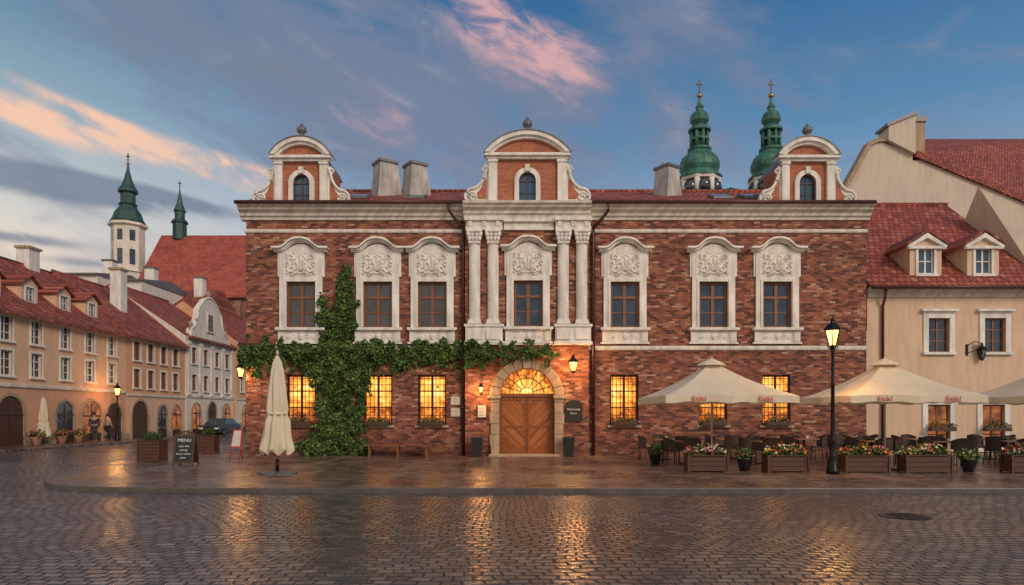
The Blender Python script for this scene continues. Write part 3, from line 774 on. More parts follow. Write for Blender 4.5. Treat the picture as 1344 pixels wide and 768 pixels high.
def street_lamp(loc,label,H=4.3,power=120):
    t=thing('street_lamp',label,'street lamp',loc,group='cast iron street lamps on the square')
    s=MB(); k=H/4.3
    s.lathe(0,0,[(.17,0),(.17,.10),(.14,.14),(.13,.35),(.10,.42),(.115,.47),(.09,.52),(.075,.85),(.09,.90),(.07,.95),(.055,1.4),(.048,2.4*k),(.065,2.44*k),(.045,2.5*k),(.04,3.3*k),(.06,3.36*k),(.03,3.42*k)],M_iron,12)
    s.tube([(-.28,0,3.2*k),(.28,0,3.2*k)],.014,M_iron,6)
    s.lathe(-.28,0,[(.03,3.17*k),(.03,3.23*k)],M_iron,8); s.lathe(.28,0,[(.03,3.17*k),(.03,3.23*k)],M_iron,8)
    for sg in (-1,1): s.tube([(sg*.04,0,3.38*k),(sg*.13,0,3.44*k),(sg*.15,0,3.55*k)],.014,M_iron,6)
    s.obj('post',t)
    lantern(t,(0,0,3.46*k),1.15,True,power)
    return t
street_lamp((PX(1093,18.5),-8.5,G0),'tall black cast iron street lamp with lit lantern beside cafe terrace',4.3,420)
street_lamp((PX(154,42.5),15.5,.1),'lit cast iron street lamp in front of the pastel houses',3.5,380)
def wall_lantern(name,label,x,y,z,arm=.45,k=1.0,lit=True,power=35,side=0):
    t=thing(name,label,'wall lamp',(x,y,z),group='iron wall lanterns on the house fronts')
    s=MB()
    s.box(-.05,.05,-.03,0,-.1,.35,M_iron)
    s.tube([(0,-.02,.28),(side*arm*.5,-arm*.5,.42),(side*arm,-arm,.36)] if side==0 else [(0,-.02,.28),(side*arm*.5,-.1,.46),(side*arm,-.16,.36)],.018,M_iron,6)
    ex,ey=(0,-arm) if side==0 else (side*arm,-.16)
    s.tube([(0,-.02,0),(ex*.5,ey*.5,.1),(ex*.8,ey*.8,.34)],.012,M_iron,6)
    s.tube(spiral(ex*.45,.22,.08,ey*.45),.008,M_iron,5)
    s.obj('bracket',t)
    lantern(t,(ex,ey,.36-.66*k),k,lit,power)
    return t
wall_lantern('wall_lantern','lit iron lantern on a bracket at the brick house corner',PX(326),0,PZ(487),.25,.95,power=300,side=-1)
wall_lantern('wall_lantern','lit iron lantern on the brick wall beside the arched door',PX(750),BY,PZ(481),.6,.95,power=400)
wall_lantern('wall_lantern','small lit lamp above the menu case by the door',PX(632),BY,PZ(516),.35,.55,power=190)
M_paper=simple('paper',(.65,.6,.5),.8); M_black=simple('black_board',(.012,.012,.012),.6)
M_chalk=simple('chalk',(.7,.7,.66),.9)
t=thing('menu_case','small framed menu case hanging on the brick wall under the lamp','menu board',(PX(633),BY,PZ(540)))
s=MB(); s.box(-.2,.2,-.06,0,-.27,.27,M_wooddk); s.obj('frame',t); s=MB(); s.box(-.16,.16,-.066,-.058,-.23,.23,M_paper)
for i in range(7): s.box(-.12,.12-.05*(i%3),-.069,-.0655,.16-i*.055,.172-i*.055,M_black)
s.obj('sheet',t)
for z in (PZ(526),PZ(541)):
    t=thing('notice_board','small framed notice fixed to the brick wall','notice',(PX(598),0,z),group='framed notices on the brick wall')
    s=MB(); s.box(-.2,.2,-.04,0,-.18,.18,M_stone); s.obj('frame',t)
    s=MB(); s.box(-.16,.16,-.046,-.038,-.14,.14,M_paper)
    for i in range(4): s.box(-.12,.10,-.049,-.0455,-.09+i*.055,-.078+i*.055,M_black)
    s.obj('sheet',t)
t=thing('restaurant_sign','black round-topped restaurant sign with pale lettering on brick wall','sign',(PX(752),BY-.02,PZ(540)))
s=MB(); s.prism([(-.3,-.4),(.3,-.4),(.34,-.2),(.34,.2)]+[(.34*math.cos(a),.2+.25*math.sin(a)) for a in [i*math.pi/12 for i in range(1,12)]]+[(-.34,.2),(-.34,-.2)],-.05,0,M_black); s.obj('panel',t)
text('Restauracja',.11,M_chalk,'lettering',t,(0,-.054,.08)); text('Bistro',.10,M_chalk,'lettering',t,(0,-.054,-.08))
M_blk=simple('black_ceramic',(.02,.02,.022),.35)
for px in (626,746):
    t=thing('plant_pot','tall black square pot standing beside the arched door','plant pot',(PX(px,26.2),-.8,G0),group='black pots by the door')
    s=MB(); s.add([(-.17,-.17,0),(.17,-.17,0),(.17,.17,0),(-.17,.17,0),(-.22,-.22,.7),(.22,-.22,.7),(.22,.22,.7),(-.22,.22,.7)],[(0,1,5,4),(1,2,6,5),(2,3,7,6),(3,0,4,7),(0,3,2,1)],M_blk)
    s.box(-.235,.235,-.235,.235,.7,.75,M_blk); s.obj('pot',t,bevel=.01)
t=thing('wooden_bench','long slatted wooden bench against the brick wall','bench',(PX(523,26.4),-.62,G0))
s=MB()
for i in range(4): s.box(-1.3,1.3,-.2+i*.105,-.115+i*.105,.42,.455,M_oak)
s.box(-1.28,1.28,-.19,.19,.40,.4205,M_oak)
s.obj('seat',t)
for x in (-1.1,0,1.1):
    s=MB(); s.box(x-.035,x+.035,-.18,.18,0,.40,M_wood); s.obj('leg',t)

# ================================================================== RIGHT HOUSE
M_peach=plaster('peach_render',(.66,.48,.34),var=.08,stain=.12,scale=.8)
RH=thing('cream_house','cream rendered two-storey house with red tiled roof and two dormers','house',(PX(1140),.15,0))
rx=PX(1140); RW=PX(1378)-rx; ez=PZ(381)
s=MB()
uw=[PX(1235)-rx,PX(1309)-rx]
holes=[(u-.42,u+.42,PZ(462),PZ(417)) for u in uw]+[(u-.45,u+.45,PZ(590),PZ(531)) for u in [PX(1235)-rx,PX(1307)-rx]]
s.wall(0.02,RW,0,ez,holes,0,.25,M_peach)
s.add([(RW,0,0),(RW,8,0),(RW,8,ez),(RW,4,PZ(270,34)),(RW,0,ez)],[(0,1,2,3,4)],M_peach)
s.obj('wall',RH,recalc=False)
s=MB(); s.profx([(.05,ez-.25),(-.08,ez-.25),(-.1,ez-.1),(-.22,ez-.02),(-.3,ez+.1),(.05,ez+.12)],.02,RW+.1,M_cornice); s.obj('cornice',RH)
s=MB(); s.box(0.02,RW,-.04,.01,.05,.75,M_stone); s.obj('plinth',RH)
yr2=6.5; zr2=PZ(270,33.7)
s=MB(); s.profx([(-.42,ez+.10),(yr2,zr2),(13,ez+.1),(13,ez),(yr2,zr2-.15),(-.40,ez+.02)],-.02,RW+.15,M_tile2); rroof=s.obj('roof',RH)
s=MB(); s.tube([(0,yr2,zr2+.02),(RW+.15,yr2,zr2+.02)],.12,M_tile2,8); s.obj('ridge',rroof)
def win_simple(nm,parent,x,y,z0,z1,hw,glass,frame,sur,surw=.14,rows=2,sill=True,dep=.14,grid=True):
    s=MB(); fr=.06
    s.box(x-hw,x-hw+fr,y+dep-.04,y+dep+.02,z0,z1,frame); s.box(x+hw-fr,x+hw,y+dep-.04,y+dep+.02,z0,z1,frame)
    s.box(x-hw+fr,x+hw-fr,y+dep-.037,y+dep+.02,z0,z0+fr,frame); s.box(x-hw+fr,x+hw-fr,y+dep-.037,y+dep+.02,z1-fr,z1,frame)
    s.box(x-.03,x+.03,y+dep-.034,y+dep+.02,z0+fr,z1-fr,frame)
    for i in range(1,rows+1):
        zz=z0+(z1-z0)*i/(rows+1); s.box(x-hw+fr,x+hw-fr,y+dep-.03,y+dep+.02,zz-.02,zz+.02,frame)
    s.box(x-hw,x+hw,y+dep,y+dep+.015,z0,z1,glass)
    if sur:
        s.box(x-hw-surw,x-hw,y-.05,y+.03,z0-.0,z1+surw,sur); s.box(x+hw,x+hw+surw,y-.05,y+.03,z0-.0,z1+surw,sur)
        s.box(x-hw,x+hw,y-.047,y+.03,z1,z1+surw,sur)
        if sill: s.box(x-hw-surw-.04,x+hw+surw+.04,y-.12,y+.03,z0-.1,z0,sur)
    return s.obj(nm,parent)
for u in uw:
    w=win_simple('window',RH,u,0,PZ(462),PZ(417),.42,M_glass,M_wood,M_white,.2)
    s=MB(); s.box(u-.72,u+.72,-.16,.02,PZ(417)+.26,PZ(417)+.36,M_white); s.box(u-.66,u+.66,-.08,.02,PZ(417)+.2,PZ(417)+.26,M_white); s.obj('lintel',w)
for i_,u in enumerate([PX(1235)-rx,PX(1307)-rx]):
    win_simple('window',RH,u,0,PZ(590),PZ(531),.45,M_litdim,M_wood,M_white,.2)
    s=MB(); s.box(u-.5,u+.5,-.36,-.13,PZ(566),PZ(566)+.16,M_wooddk); s.obj('flower_box',RH)
    s=MB(); flowers_in(s,u-.48,u+.48,-.36,-.13,PZ(566)+.12,PZ(566)+.42,260,60,[M_flr,M_flp],rnd=random.Random(18+i_)); s.obj('plant',RH,recalc=False)
def dormer(parent,x,y0,z0,w,h,roofm,wallm,glass,ln=3.0,ped=True,nm='dormer'):
    s=MB(); hw=w/2
    s.wall(x-hw,x+hw,z0,z0+h,[(x-hw*.5,x+hw*.5,z0+h*.12,z0+h*.88)],y0,.12,wallm)
    s.prism([(x-hw,z0+h),(x+hw,z0+h),(x,z0+h+hw*.72)],y0,y0+.1,wallm)
    s.add([(x-hw,y0,z0),(x-hw,y0+ln,z0),(x-hw,y0+ln,z0+h),(x-hw,y0,z0+h),(x+hw,y0,z0),(x+hw,y0+ln,z0),(x+hw,y0+ln,z0+h),(x+hw,y0,z0+h)],[(0,1,2,3),(4,5,6,7)],wallm)
    d=s.obj(nm,parent,recalc=False)
    s=MB(); o=hw+.18
    zz=z0+h-.06; zt=z0+h+hw*.78
    s.add([(x-o,y0-.18,zz),(x,y0-.18,zt),(x+o,y0-.18,zz),(x-o,y0+ln,zz),(x,y0+ln,zt),(x+o,y0+ln,zz),
           (x-o,y0-.18,zz+.08),(x,y0-.18,zt+.1),(x+o,y0-.18,zz+.08),(x-o,y0+ln,zz+.08),(x,y0+ln,zt+.1),(x+o,y0+ln,zz+.08)],
          [(0,1,4,3),(1,2,5,4),(6,7,10,9),(7,8,11,10),(0,1,7,6),(1,2,8,7),(0,3,9,6),(2,5,11,8)],roofm)
    s.obj('dormer_roof',d)
    if ped:
        s=MB()
        s.prism([(x-o,zz-.03),(x,zt-.06),(x+o,zz-.03),(x+o-.12,zz-.1),(x,zt-.26),(x-o+.12,zz-.1)],y0-.14,y0+.02,M_white)
        s.box(x-o+.05,x+o-.05,y0-.12,y0+.02,zz-.14,zz-.03,M_white)
        s.obj('dormer_pediment',d)
    win_simple('dormer_window',d,x,y0,z0+h*.12,z0+h*.88,hw*.5,glass,M_white,M_white,.1,1,dep=.08)
rsl=(zr2-ez-.1)/(yr2+.42)
for px in (1213,1288): dormer(RH,PX(px,27.6)-rx,.35,ez+.1+.77*rsl-.12,1.28,1.38,M_tile2,M_peach,M_glassb)
s=MB(); s.tube([(PX(1160)-rx,-.3,ez),(PX(1160)-rx,-.25,ez-.3),(PX(1160)-rx,-.08,ez-.6),(PX(1160)-rx,-.08,.1)],.055,M_pipe,8); s.obj('downpipe',RH)
s=MB(); s.tube([(0,-.5,ez+.06),(RW+.1,-.5,ez+.06)],.07,M_pipe,8); s.obj('gutter',RH)
wall_lantern('wall_lantern','unlit black iron lantern on the cream house wall',PX(1272),.15,PZ(463),.5,.95,lit=False,side=1)

Zb=42.; y_b=Zb-27
M_peach2=plaster('pale_render',(.58,.49,.40),var=.07,stain=.10,scale=.5)
BH=thing('tall_cream_house','tall cream rendered house with parapet chimney and dark red roof','house',(PX(1165,Zb),y_b,0)); bx=PX(1165,Zb)
def bp_(px,py): return (PX(px,Zb)-bx,PZ(py,Zb))
s=MB(); poly=[bp_(1100,262),bp_(1113,238),bp_(1140,190),bp_(1150,184),bp_(1205,204),bp_(1344,264),bp_(1480,322),(bp_(1480,322)[0],0),(bp_(1100,262)[0],0)]
s.prism(poly,0,.5,M_peach2)
xl=poly[0][0]; s.box(xl,xl+.4,.5,16,0,poly[0][1]-.2,M_peach2)
s.obj('wall',BH)
s=MB(); zt=PZ(184,54)
a=bp_(1203,202); b_=bp_(1480,318)
s.add([(a[0],-.1,a[1]+.05),(b_[0],-.1,b_[1]+.05),(b_[0]+6,12,zt),(PX(1212,54)-bx,12,zt),(a[0],-.1,a[1]+.15),(b_[0],-.1,b_[1]+.15),(b_[0]+6,12,zt+.1),(PX(1212,54)-bx,12,zt+.1)],[(0,1,2,3),(4,5,6,7),(0,1,5,4),(0,3,7,4),(3,2,6,7)],M_tile)
s.obj('roof',BH)
s=MB()
P=[bp_(1098,264),bp_(1112,236),bp_(1139,187),bp_(1152,181),bp_(1165,186),bp_(1152,187),bp_(1142,192),bp_(1116,240),bp_(1102,264)]
s.prism(P,-.15,.6,M_stone); s.obj('coping',BH)
P=[bp_(1200,201),bp_(1344,261),bp_(1480,319),bp_(1480,325),bp_(1344,267),bp_(1200,207)]
s=MB(); s.prism(P,-.2,-.0,M_tile); s.obj('verge',BH)
s=MB(); s.prism([bp_(1163,186),bp_(1163,168),bp_(1198,154),bp_(1198,204)],-.3,.9,M_peach2)
s.prism([bp_(1160,169),bp_(1200,153),bp_(1200,149),bp_(1160,165)],-.4,1.0,M_lead)
x0=bp_(1198,150)[0]; s.box(x0,x0+.75,.0,1.0,bp_(0,204)[1]-.3,bp_(0,160)[1],M_stone)
s.box(x0-.05,x0+.85,-.1,1.1,bp_(0,160)[1],bp_(0,153)[1],M_lead)
s.obj('chimney',BH)

# ================================================================== LEFT HOUSES
def arch_open(s,x,y,w,h,mat,sur,dep=.12):
    r=w/2; n=10
    ii=[(x+r,.1),]+[(x+r*math.cos(math.pi*i/n),h-r+r*math.sin(math.pi*i/n)) for i in range(n+1)]+[(x-r,.1)]
    s.prism(ii,y-.03,y+.01,mat)
    R=r+.16
    oo=[(x+R,.1),]+[(x+R*math.cos(math.pi*i/n),h-r+R*math.sin(math.pi*i/n)) for i in range(n+1)]+[(x-R,.1)]
    s.prism(oo+ii[::-1],y-.1,y+.01,sur)
def shop_door(parent,x,w,h,lit):
    s=MB(); arch_open(s,x,0,w,h,M_litdim if lit==1 else (M_wooddk if lit==2 else M_glass),M_stone)
    s.box(x-.035,x+.035,-.07,-.02,.1,h-.2,M_wooddk); s.box(x-w/2,x+w/2,-.072,-.02,h-w/2-.05,h-w/2+.05,M_wooddk)
    s.box(x-w/2,x+w/2,-.065,-.02,.1,.6,M_wooddk)
    s.obj('shop_door',parent)
def house(name,label,loc,W,ez,ridge,rd,wallm,basem,basez,rows,us,doors,dorm,tile=M_tile2,win=(.42,1.3),depth=10,frame=M_white):
    H=thing(name,label,'house',loc,rot=math.pi/2)
    s=MB(); holes=[]
    for z in rows:
        for u in us: holes.append((u-win[0],u+win[0],z,z+win[1]))
    s.wall(0,W,basez,ez,holes,0,.15,wallm)
    s.add([(0,0,0),(0,depth,0),(0,depth,ez),(0,rd,ridge),(0,0,ez)],[(0,1,2,3,4)],wallm)
    s.add([(W,0,0),(W,depth,0),(W,depth,ez),(W,rd,ridge),(W,0,ez)],[(0,1,2,3,4)],wallm)
    s.wall(0,W,0,basez,[],0,.1,basem)
    s.obj('wall',H,recalc=False)
    s=MB(); s.profx([(.05,ez-.3),(-.08,ez-.3),(-.12,ez-.1),(-.3,ez+.02),(.05,ez+.04)],0,W,M_cornice); s.obj('cornice',H)
    s=MB(); s.profx([(.02,basez-.08),(-.08,basez-.08),(-.1,basez+.06),(.02,basez+.1)],0,W,M_cornice); s.obj('string_course',H)
    s=MB(); s.box(.0,W,-.02,.01,.05,.5,M_stone); s.obj('plinth',H)
    k=(ridge-ez)/rd
    s=MB(); s.profx([(-.4,ez-.4*k+.22),(rd,ridge+.05),(depth+.3,ez),(depth+.3,ez-.15),(rd,ridge-.12),(-.4,ez-.4*k+.1)],-.05,W+.02,tile); r=s.obj('roof',H)
    s=MB(); s.tube([(0,rd,ridge+.05),(W,rd,ridge+.05)],.1,tile,6); s.obj('ridge',r)
    w0=None
    for z in rows:
        for u in us:
            if w0 is None:
                w0=win_simple('window',H,0,0,0,win[1],win[0],M_glass,frame,M_white,.11); w0.location=(u,0,z)
            else: copy_tree(w0,H,(u,0,z))
    for (x,w,h,l) in doors: shop_door(H,x,w,h,l)
    for (x,yy) in dorm: dormer(H,x,yy,ez+yy*k,1.3,1.05,tile,wallm,M_glassb,2.5,ped=False)
    return H,r
M_sal=plaster('salmon_render',(.60,.33,.22),var=.08,stain=.14,scale=.8)
M_pea3=plaster('pale_peach_render',(.70,.46,.30),var=.08,stain=.14,scale=.8)
M_org=plaster('apricot_render',(.66,.37,.21),var=.08,stain=.14,scale=.8)
M_wht=plaster('offwhite_render',(.74,.68,.60),var=.10,stain=.2,scale=.8)
H1,r1=house('pastel_house','long peach rendered house with red roof, dormers and arched shop fronts',(-26,-4,0),22.7,7.1,11.2,5.0,M_pea3,M_sal,3.25,(3.75,5.55),
   [2.2,4.6,6.9,9.3,11.9,14.1,16.5,18.8,21.1],[(2,1.6,2.5,0),(5,1.6,2.5,1),(8.6,1.7,2.6,0),(12.1,1.9,2.7,2),(16.4,1.5,2.5,0),(18.9,1.9,2.6,1),(21.3,1.6,2.5,2)],
   [(3.5,1.0),(8.,1.0),(12.2,1.0),(15.0,1.0),(17.9,1.0),(20.6,1.0)])
H2,r2=house('pastel_house','apricot rendered house with red tiled roof and arched doorway',(-26,18.75,0),8.2,7.2,11.4,5.0,M_org,M_pea3,3.1,(3.6,5.5),
   [1.3,3.1,4.9,6.7],[(1.6,2.0,2.7,2),(4.6,1.3,2.4,0),(6.7,1.3,2.4,1)],[],frame=M_wood)
s=MB(); s.box(3.2,4.0,2.2,3.0,9,12.2,M_white); s.box(3.1,4.1,2.1,3.1,12.2,12.35,M_stone); s.obj('chimney',r2)
for a in (14,20):
    s=MB(); s.box(a,a+1,4.6,5.4,10.5,12.3,M_white); s.box(a-.1,a+1.1,4.5,5.5,12.3,12.45,M_stone); s.obj('chimney',r1)
H3,r3=house('white_town_house','off-white baroque town house with curved volute gable and pilasters',(-25.9,27.0,0),9.0,8.0,12.2,6.0,M_wht,M_wht,3.2,(3.7,5.9),
   [1.3,3.4,5.6,7.7],[(1.6,1.5,2.6,1),(4.5,1.6,2.8,2),(7.4,1.5,2.6,1)],[],depth=12,frame=M_wood)
s=MB(); pts=[(0.3,8.0),(.5,8.7),(1.1,8.9),(1.5,9.6),(1.7,10.5),(2.3,10.9),(3.0,11.5),(3.9,11.7),(4.8,11.5),(5.5,10.9),(6.1,10.5),(6.3,9.6),(6.7,8.9),(7.4,8.7),(7.8,8.0)]
s.prism(chaikin(pts,2),-.15,.25,M_wht)
s.tube([(x,-.15,z) for x,z in chaikin(pts,2)],.09,M_white,6)
s.lathe(3.9,0,[(.15,11.65),(.1,11.8),(.2,11.95),(.2,12.1),(.02,12.3)],M_stone,8)
s.lathe(.6,-.05,[(.15,8.6),(.1,8.8),(.2,8.95),(.2,9.1),(.02,9.3)],M_stone,8); s.lathe(7.2,-.05,[(.15,8.6),(.1,8.8),(.2,8.95),(.2,9.1),(.02,9.3)],M_stone,8)
gb=s.obj('gable',H3); win_simple('window',gb,3.9,-.16,8.8,10.2,.45,M_glass,M_wood,M_cornice,.15,dep=.0)
for u in (.35,2.35,4.5,6.65,8.65):
    s=MB(); s.box(u-.18,u+.18,-.12,.01,3.3,7.7,M_cornice); s.box(u-.24,u+.24,-.17,.01,7.4,7.65,M_white); s.box(u-.24,u+.24,-.17,.01,3.3,3.5,M_white); s.obj('pilaster',H3)
H4,r4=house('grey_town_house','weathered beige house further along the narrow street',(-25.6,36.1,0),14,8.6,12.5,5.0,M_org,M_wht,3.2,(3.9,6.2),[1.3,3.5,5.7,7.9,10.1,12.3],[(2,1.5,2.6,1),(6,1.5,2.6,0),(10,1.5,2.6,1)],[])
def block(name,label,px0,px1,Z,pytop,roofh,wm,tile,dep=10):
    x0,x1=PX(px0,Z),PX(px1,Z); t=thing(name,label,'house',((x0+x1)/2,Z-27,0)); h=PZ(pytop,Z); w=(x1-x0)/2
    s=MB(); hs=[]
    n=max(2,int((x1-x0)/2.2))
    for i in range(n):
        u=-w+(i+.5)*2*w/n
        for z in (h-2.4,h-5.2): hs.append((u-.4,u+.4,z,z+1.3))
    s.wall(-w,w,0,h,hs,0,.15,wm); s.add([(-w,0,0),(-w,dep,0),(-w,dep,h),(-w,0,h),(w,0,0),(w,dep,0),(w,dep,h),(w,0,h)],[(0,1,2,3),(4,5,6,7)],wm); s.obj('wall',t,recalc=False)
    for hh in hs: win_simple('window',t,(hh[0]+hh[1])/2,0,hh[2],hh[3],.4,M_glass,M_white,M_white,.1)
    s=MB(); s.profx([(-.3,h-.05),(dep/2,h+roofh),(dep+.3,h-.05),(dep+.3,h-.2),(-.3,h-.18)],-w-.1,w+.1,tile); r=s.obj('roof',t)
    s=MB(); s.box(w*.3,w*.3+.9,dep*.3,dep*.3+.8,h,h+roofh+.9,M_white); s.box(w*.3-.07,w*.3+.97,dep*.3-.07,dep*.3+.87,h+roofh+.9,h+roofh+1.05,M_lead); s.obj('chimney',r)
block('grey_roofed_house','pale rendered house with low grey roof behind the terrace row',66,128,58,358,.8,M_wht,M_lead)
block('pale_house','whitewashed house rising behind the red roofs',128,186,61,366,.7,M_wht,M_lead)
block('pale_house','cream house with red roof behind the street row',186,262,66,404,2.6,M_pea3,M_tile2)

# ================================================================== CHURCH
Zc=95.
CH=thing('gothic_church','large brick gothic church with steep red roof and pointed windows','church',(PX(250,Zc),Zc-27,0)); cx0=PX(250,Zc)
s=MB(); xl,xr=PX(176,Zc)-cx0,PX(420,Zc)-cx0; zc=PZ(385,Zc)
wx=[PX(p,Zc)-cx0 for p in (200,231,263,296,330,362)]
s.wall(xl,xr,0,zc,[(u-.9,u+.9,zc-9.5,zc-1.2) for u in wx],0,.6,M_church)
for u in wx:
    for sg in (-1,1):
        pts=[(u+sg*.9,zc-1.2)]+[(u+sg*.9*(1-t),zc-3.0+1.8*math.sin(t*math.pi/2)**.8) for t in [i/6 for i in range(7)]][::-1]
        s.prism(pts,.002,.6,M_church)
s.add([(xl,0,0),(xl,16,0),(xl,16,zc),(xl,8,PZ(310,103)),(xl,0,zc)],[(0,1,2,3,4)],M_church)
s.obj('wall',CH,recalc=False)
for u in wx:
    s=MB(); s.box(u-.9,u+.9,.4,.45,zc-9.5,zc-1.2,M_glass)
    for k in (-.3,.3): s.box(u+k-.07,u+k+.07,.25,.4,zc-9.5,zc-1.6,M_stone)
    s.obj('window',CH)
for u in [PX(p,Zc)-cx0 for p in (184,215,247,279,313,346)]:
    s=MB(); s.profx([(-1.3,0),(-1.3,zc-5),(-.8,zc-4.2),(-.8,zc-2.),(0,zc-.8),(0,0)],u-.5,u+.5,M_church); s.obj('buttress',CH)
s=MB(); zr=PZ(309,103); s.profx([(-.7,zc-.4),(8,zr),(16.7,zc-.4),(16.7,zc-.8),(8,zr-.5),(-.7,zc-.7)],xl-.3,xr,M_tile3); rc=s.obj('roof',CH)
s=MB(); s.box(xl,xr,-.25,.1,zc-.7,zc-.2,M_stone); s.obj('cornice',CH)
def cross(s,x,y,z,h,m):
    s.box(x-.05*h,x+.05*h,y-.05,y+.05,z,z+h,m); s.box(x-.22*h,x+.22*h,y-.052,y+.052,z+h*.6,z+h*.69,m)
k=103/F; fx=PX(236,103)-cx0
s=MB(); s.lathe(fx,8,[(9*k,PZ(315,103)),(9*k,PZ(294,103)),(11*k,PZ(293,103)),(9*k,PZ(290,103)),(6.5*k,PZ(288,103)),(6.5*k,PZ(279,103)),(8*k,PZ(278,103)),(4*k,PZ(268,103)),(1*k,PZ(252,103)),(.5*k,PZ(246,103))],M_copperdk,8,False)
cross(s,fx,8,PZ(247,103),1.1,M_dkmetal); s.obj('ridge_turret',CH)
s=MB(); a,b_=PX(243,88)-cx0,PX(318,88)-cx0; zz=PZ(440,88); s.box(a,b_,-7,0,0,zz,M_church); s.profx([(-7.3,zz),(0,zz+2.8),(0,zz-.1)],a-.2,b_+.2,M_tile3); s.obj('side_aisle',CH)
Zt=100.; k=Zt/F
T=thing('church_bell_tower','slim white church tower with windows and green copper spire','church tower',(PX(168,Zt),Zt-27,0))
q=lambda py:PZ(py,Zt)
s=MB(); s.lathe(0,0,[(20*k*1.1,0),(20*k*1.1,q(360)),(22*k*1.1,q(359)),(19*k*1.05,q(357)),(19*k*1.05,q(300)),(22*k*1.08,q(298)),(22*k*1.08,q(295))],M_wht,8,False,math.pi/8); s.obj('shaft',T)
for a in (-math.pi/2-math.pi/4,-math.pi/2,-math.pi/2+math.pi/4):
    for z0,z1 in ((350,330),(319,305)):
        s=MB()
        c,sn=math.cos(a),math.sin(a); R=19*k*.985; wd=.38
        tx,ty=-sn*wd,c*wd; zz0,zz1=q(z0),q(z1)
        s.add([(R*c+tx,R*sn+ty,zz0),(R*c-tx,R*sn-ty,zz0),(R*c-tx,R*sn-ty,zz1),(R*c+tx,R*sn+ty,zz1),((R-.3)*c+tx,(R-.3)*sn+ty,zz0),((R-.3)*c-tx,(R-.3)*sn-ty,zz0),((R-.3)*c-tx,(R-.3)*sn-ty,zz1),((R-.3)*c+tx,(R-.3)*sn+ty,zz1)],[(0,1,2,3),(0,1,5,4),(2,3,7,6),(0,3,7,4),(1,2,6,5)],M_glass)
        s.obj('belfry_opening',T)
s=MB(); s.lathe(0,0,[(20*k,q(295)),(21*k,q(292)),(18*k,q(287)),(16*k,q(280)),(11*k,q(273)),(10*k,q(271)),(11.5*k,q(269)),(9*k,q(267)),(9*k,q(255)),(12*k,q(253)),(12*k,q(250)),(8*k,q(244)),(5*k,q(236)),(2*k,q(224)),(.8*k,q(215))],M_copperdk,12,False)
s.lathe(0,0,[(.1,q(217)),(.3,q(215)),(.1,q(213))],M_gold,8); cross(s,0,0,q(213),1.3,M_dkmetal); s.obj('spire',T)
def twin(px,dy):
    Z=82.; k=Z/F; q=lambda py:PZ(py+dy,Z)
    T=thing('baroque_church_tower','brick church tower with green copper onion helmet, lantern and cross','church tower',(PX(px,Z),Z-27,0),group='twin church towers')
    s=MB(); s.lathe(0,0,[(24*k,0),(24*k,q(262)),(26*k,q(261)),(24*k,q(259)),(24*k,q(240)),(27*k,q(238)),(27*k,q(236))],M_church,8,False,math.pi/8)
    s.obj('shaft',T)
    for i in range(8):
        a=i*math.pi/4+math.pi/8; c,sn=math.cos(a),math.sin(a); R=24*k
        s=MB(); s.tube([(R*c,R*sn,q(259)),(R*c,R*sn,q(240))],.35,M_white,6); s.obj('belfry_column',T)
        a2=i*math.pi/4; c,sn=math.cos(a2),math.sin(a2); s=MB(); s.lathe(R*.93*c,R*.93*sn,[(.75,q(258)),(.75,q(246)),(.3,q(242))],M_glass,8); s.obj('belfry_opening',T)
    s=MB(); s.lathe(0,0,[(27.5*k,q(240)),(28*k,q(238)),(28*k,q(236))],M_white,8,False,math.pi/8)
    s.obj('cornice',T)
    s=MB()
    s.lathe(0,0,[(29*k,q(236)),(29*k,q(234)),(25*k,q(231)),(23.5*k,q(228)),(26*k,q(222)),(26*k,q(216)),(23*k,q(209)),(17*k,q(203)),(14*k,q(200)),(15.5*k,q(198)),(15.5*k,q(196)),(12*k,q(195))],M_copper,16,False)
    s.lathe(0,0,[(8*k,q(196)),(8*k,q(172))],M_glass,8,False)
    for i in range(8):
        a=i*math.pi/4+.2; c,sn=math.cos(a)*10.5*k,math.sin(a)*10.5*k
        s.tube([(c,sn,q(196)),(c,sn,q(171))],.24,M_copper,5)
    s.lathe(0,0,[(12*k,q(186)),(13*k,q(185)),(13*k,q(183)),(11*k,q(182))],M_copper,12,False)
    s.lathe(0,0,[(14.5*k,q(173)),(14.5*k,q(170)),(10*k,q(167)),(8*k,q(165)),(12*k,q(160)),(12.5*k,q(156)),(10*k,q(150)),(5*k,q(146)),(4.5*k,q(143)),(5.5*k,q(141)),(3*k,q(137)),(1.2*k,q(129))],M_copper,14,False)
    s.obj('onion_helmet',T)
    s=MB(); s.lathe(0,0,[(.1,q(129)),(.35,q(127)),(.35,q(125)),(.1,q(122))],M_gold,10); cross(s,0,0,q(123),1.7,M_dkmetal); s.obj('cross',T)
twin(918,0); twin(1012,0)
CN=thing('church_nave','low church nave roof seen over the tiled roof','church',(PX(965,84),57+2,0))
s=MB(); s.box(-5.5,5.5,0,20,0,PZ(252,84),M_church); s.obj('wall',CN); s=MB(); s.prism([(-5.7,PZ(253,84)),(0,PZ(240,84)),(5.7,PZ(253,84))],-.3,20,M_copper); s.obj('roof',CN)

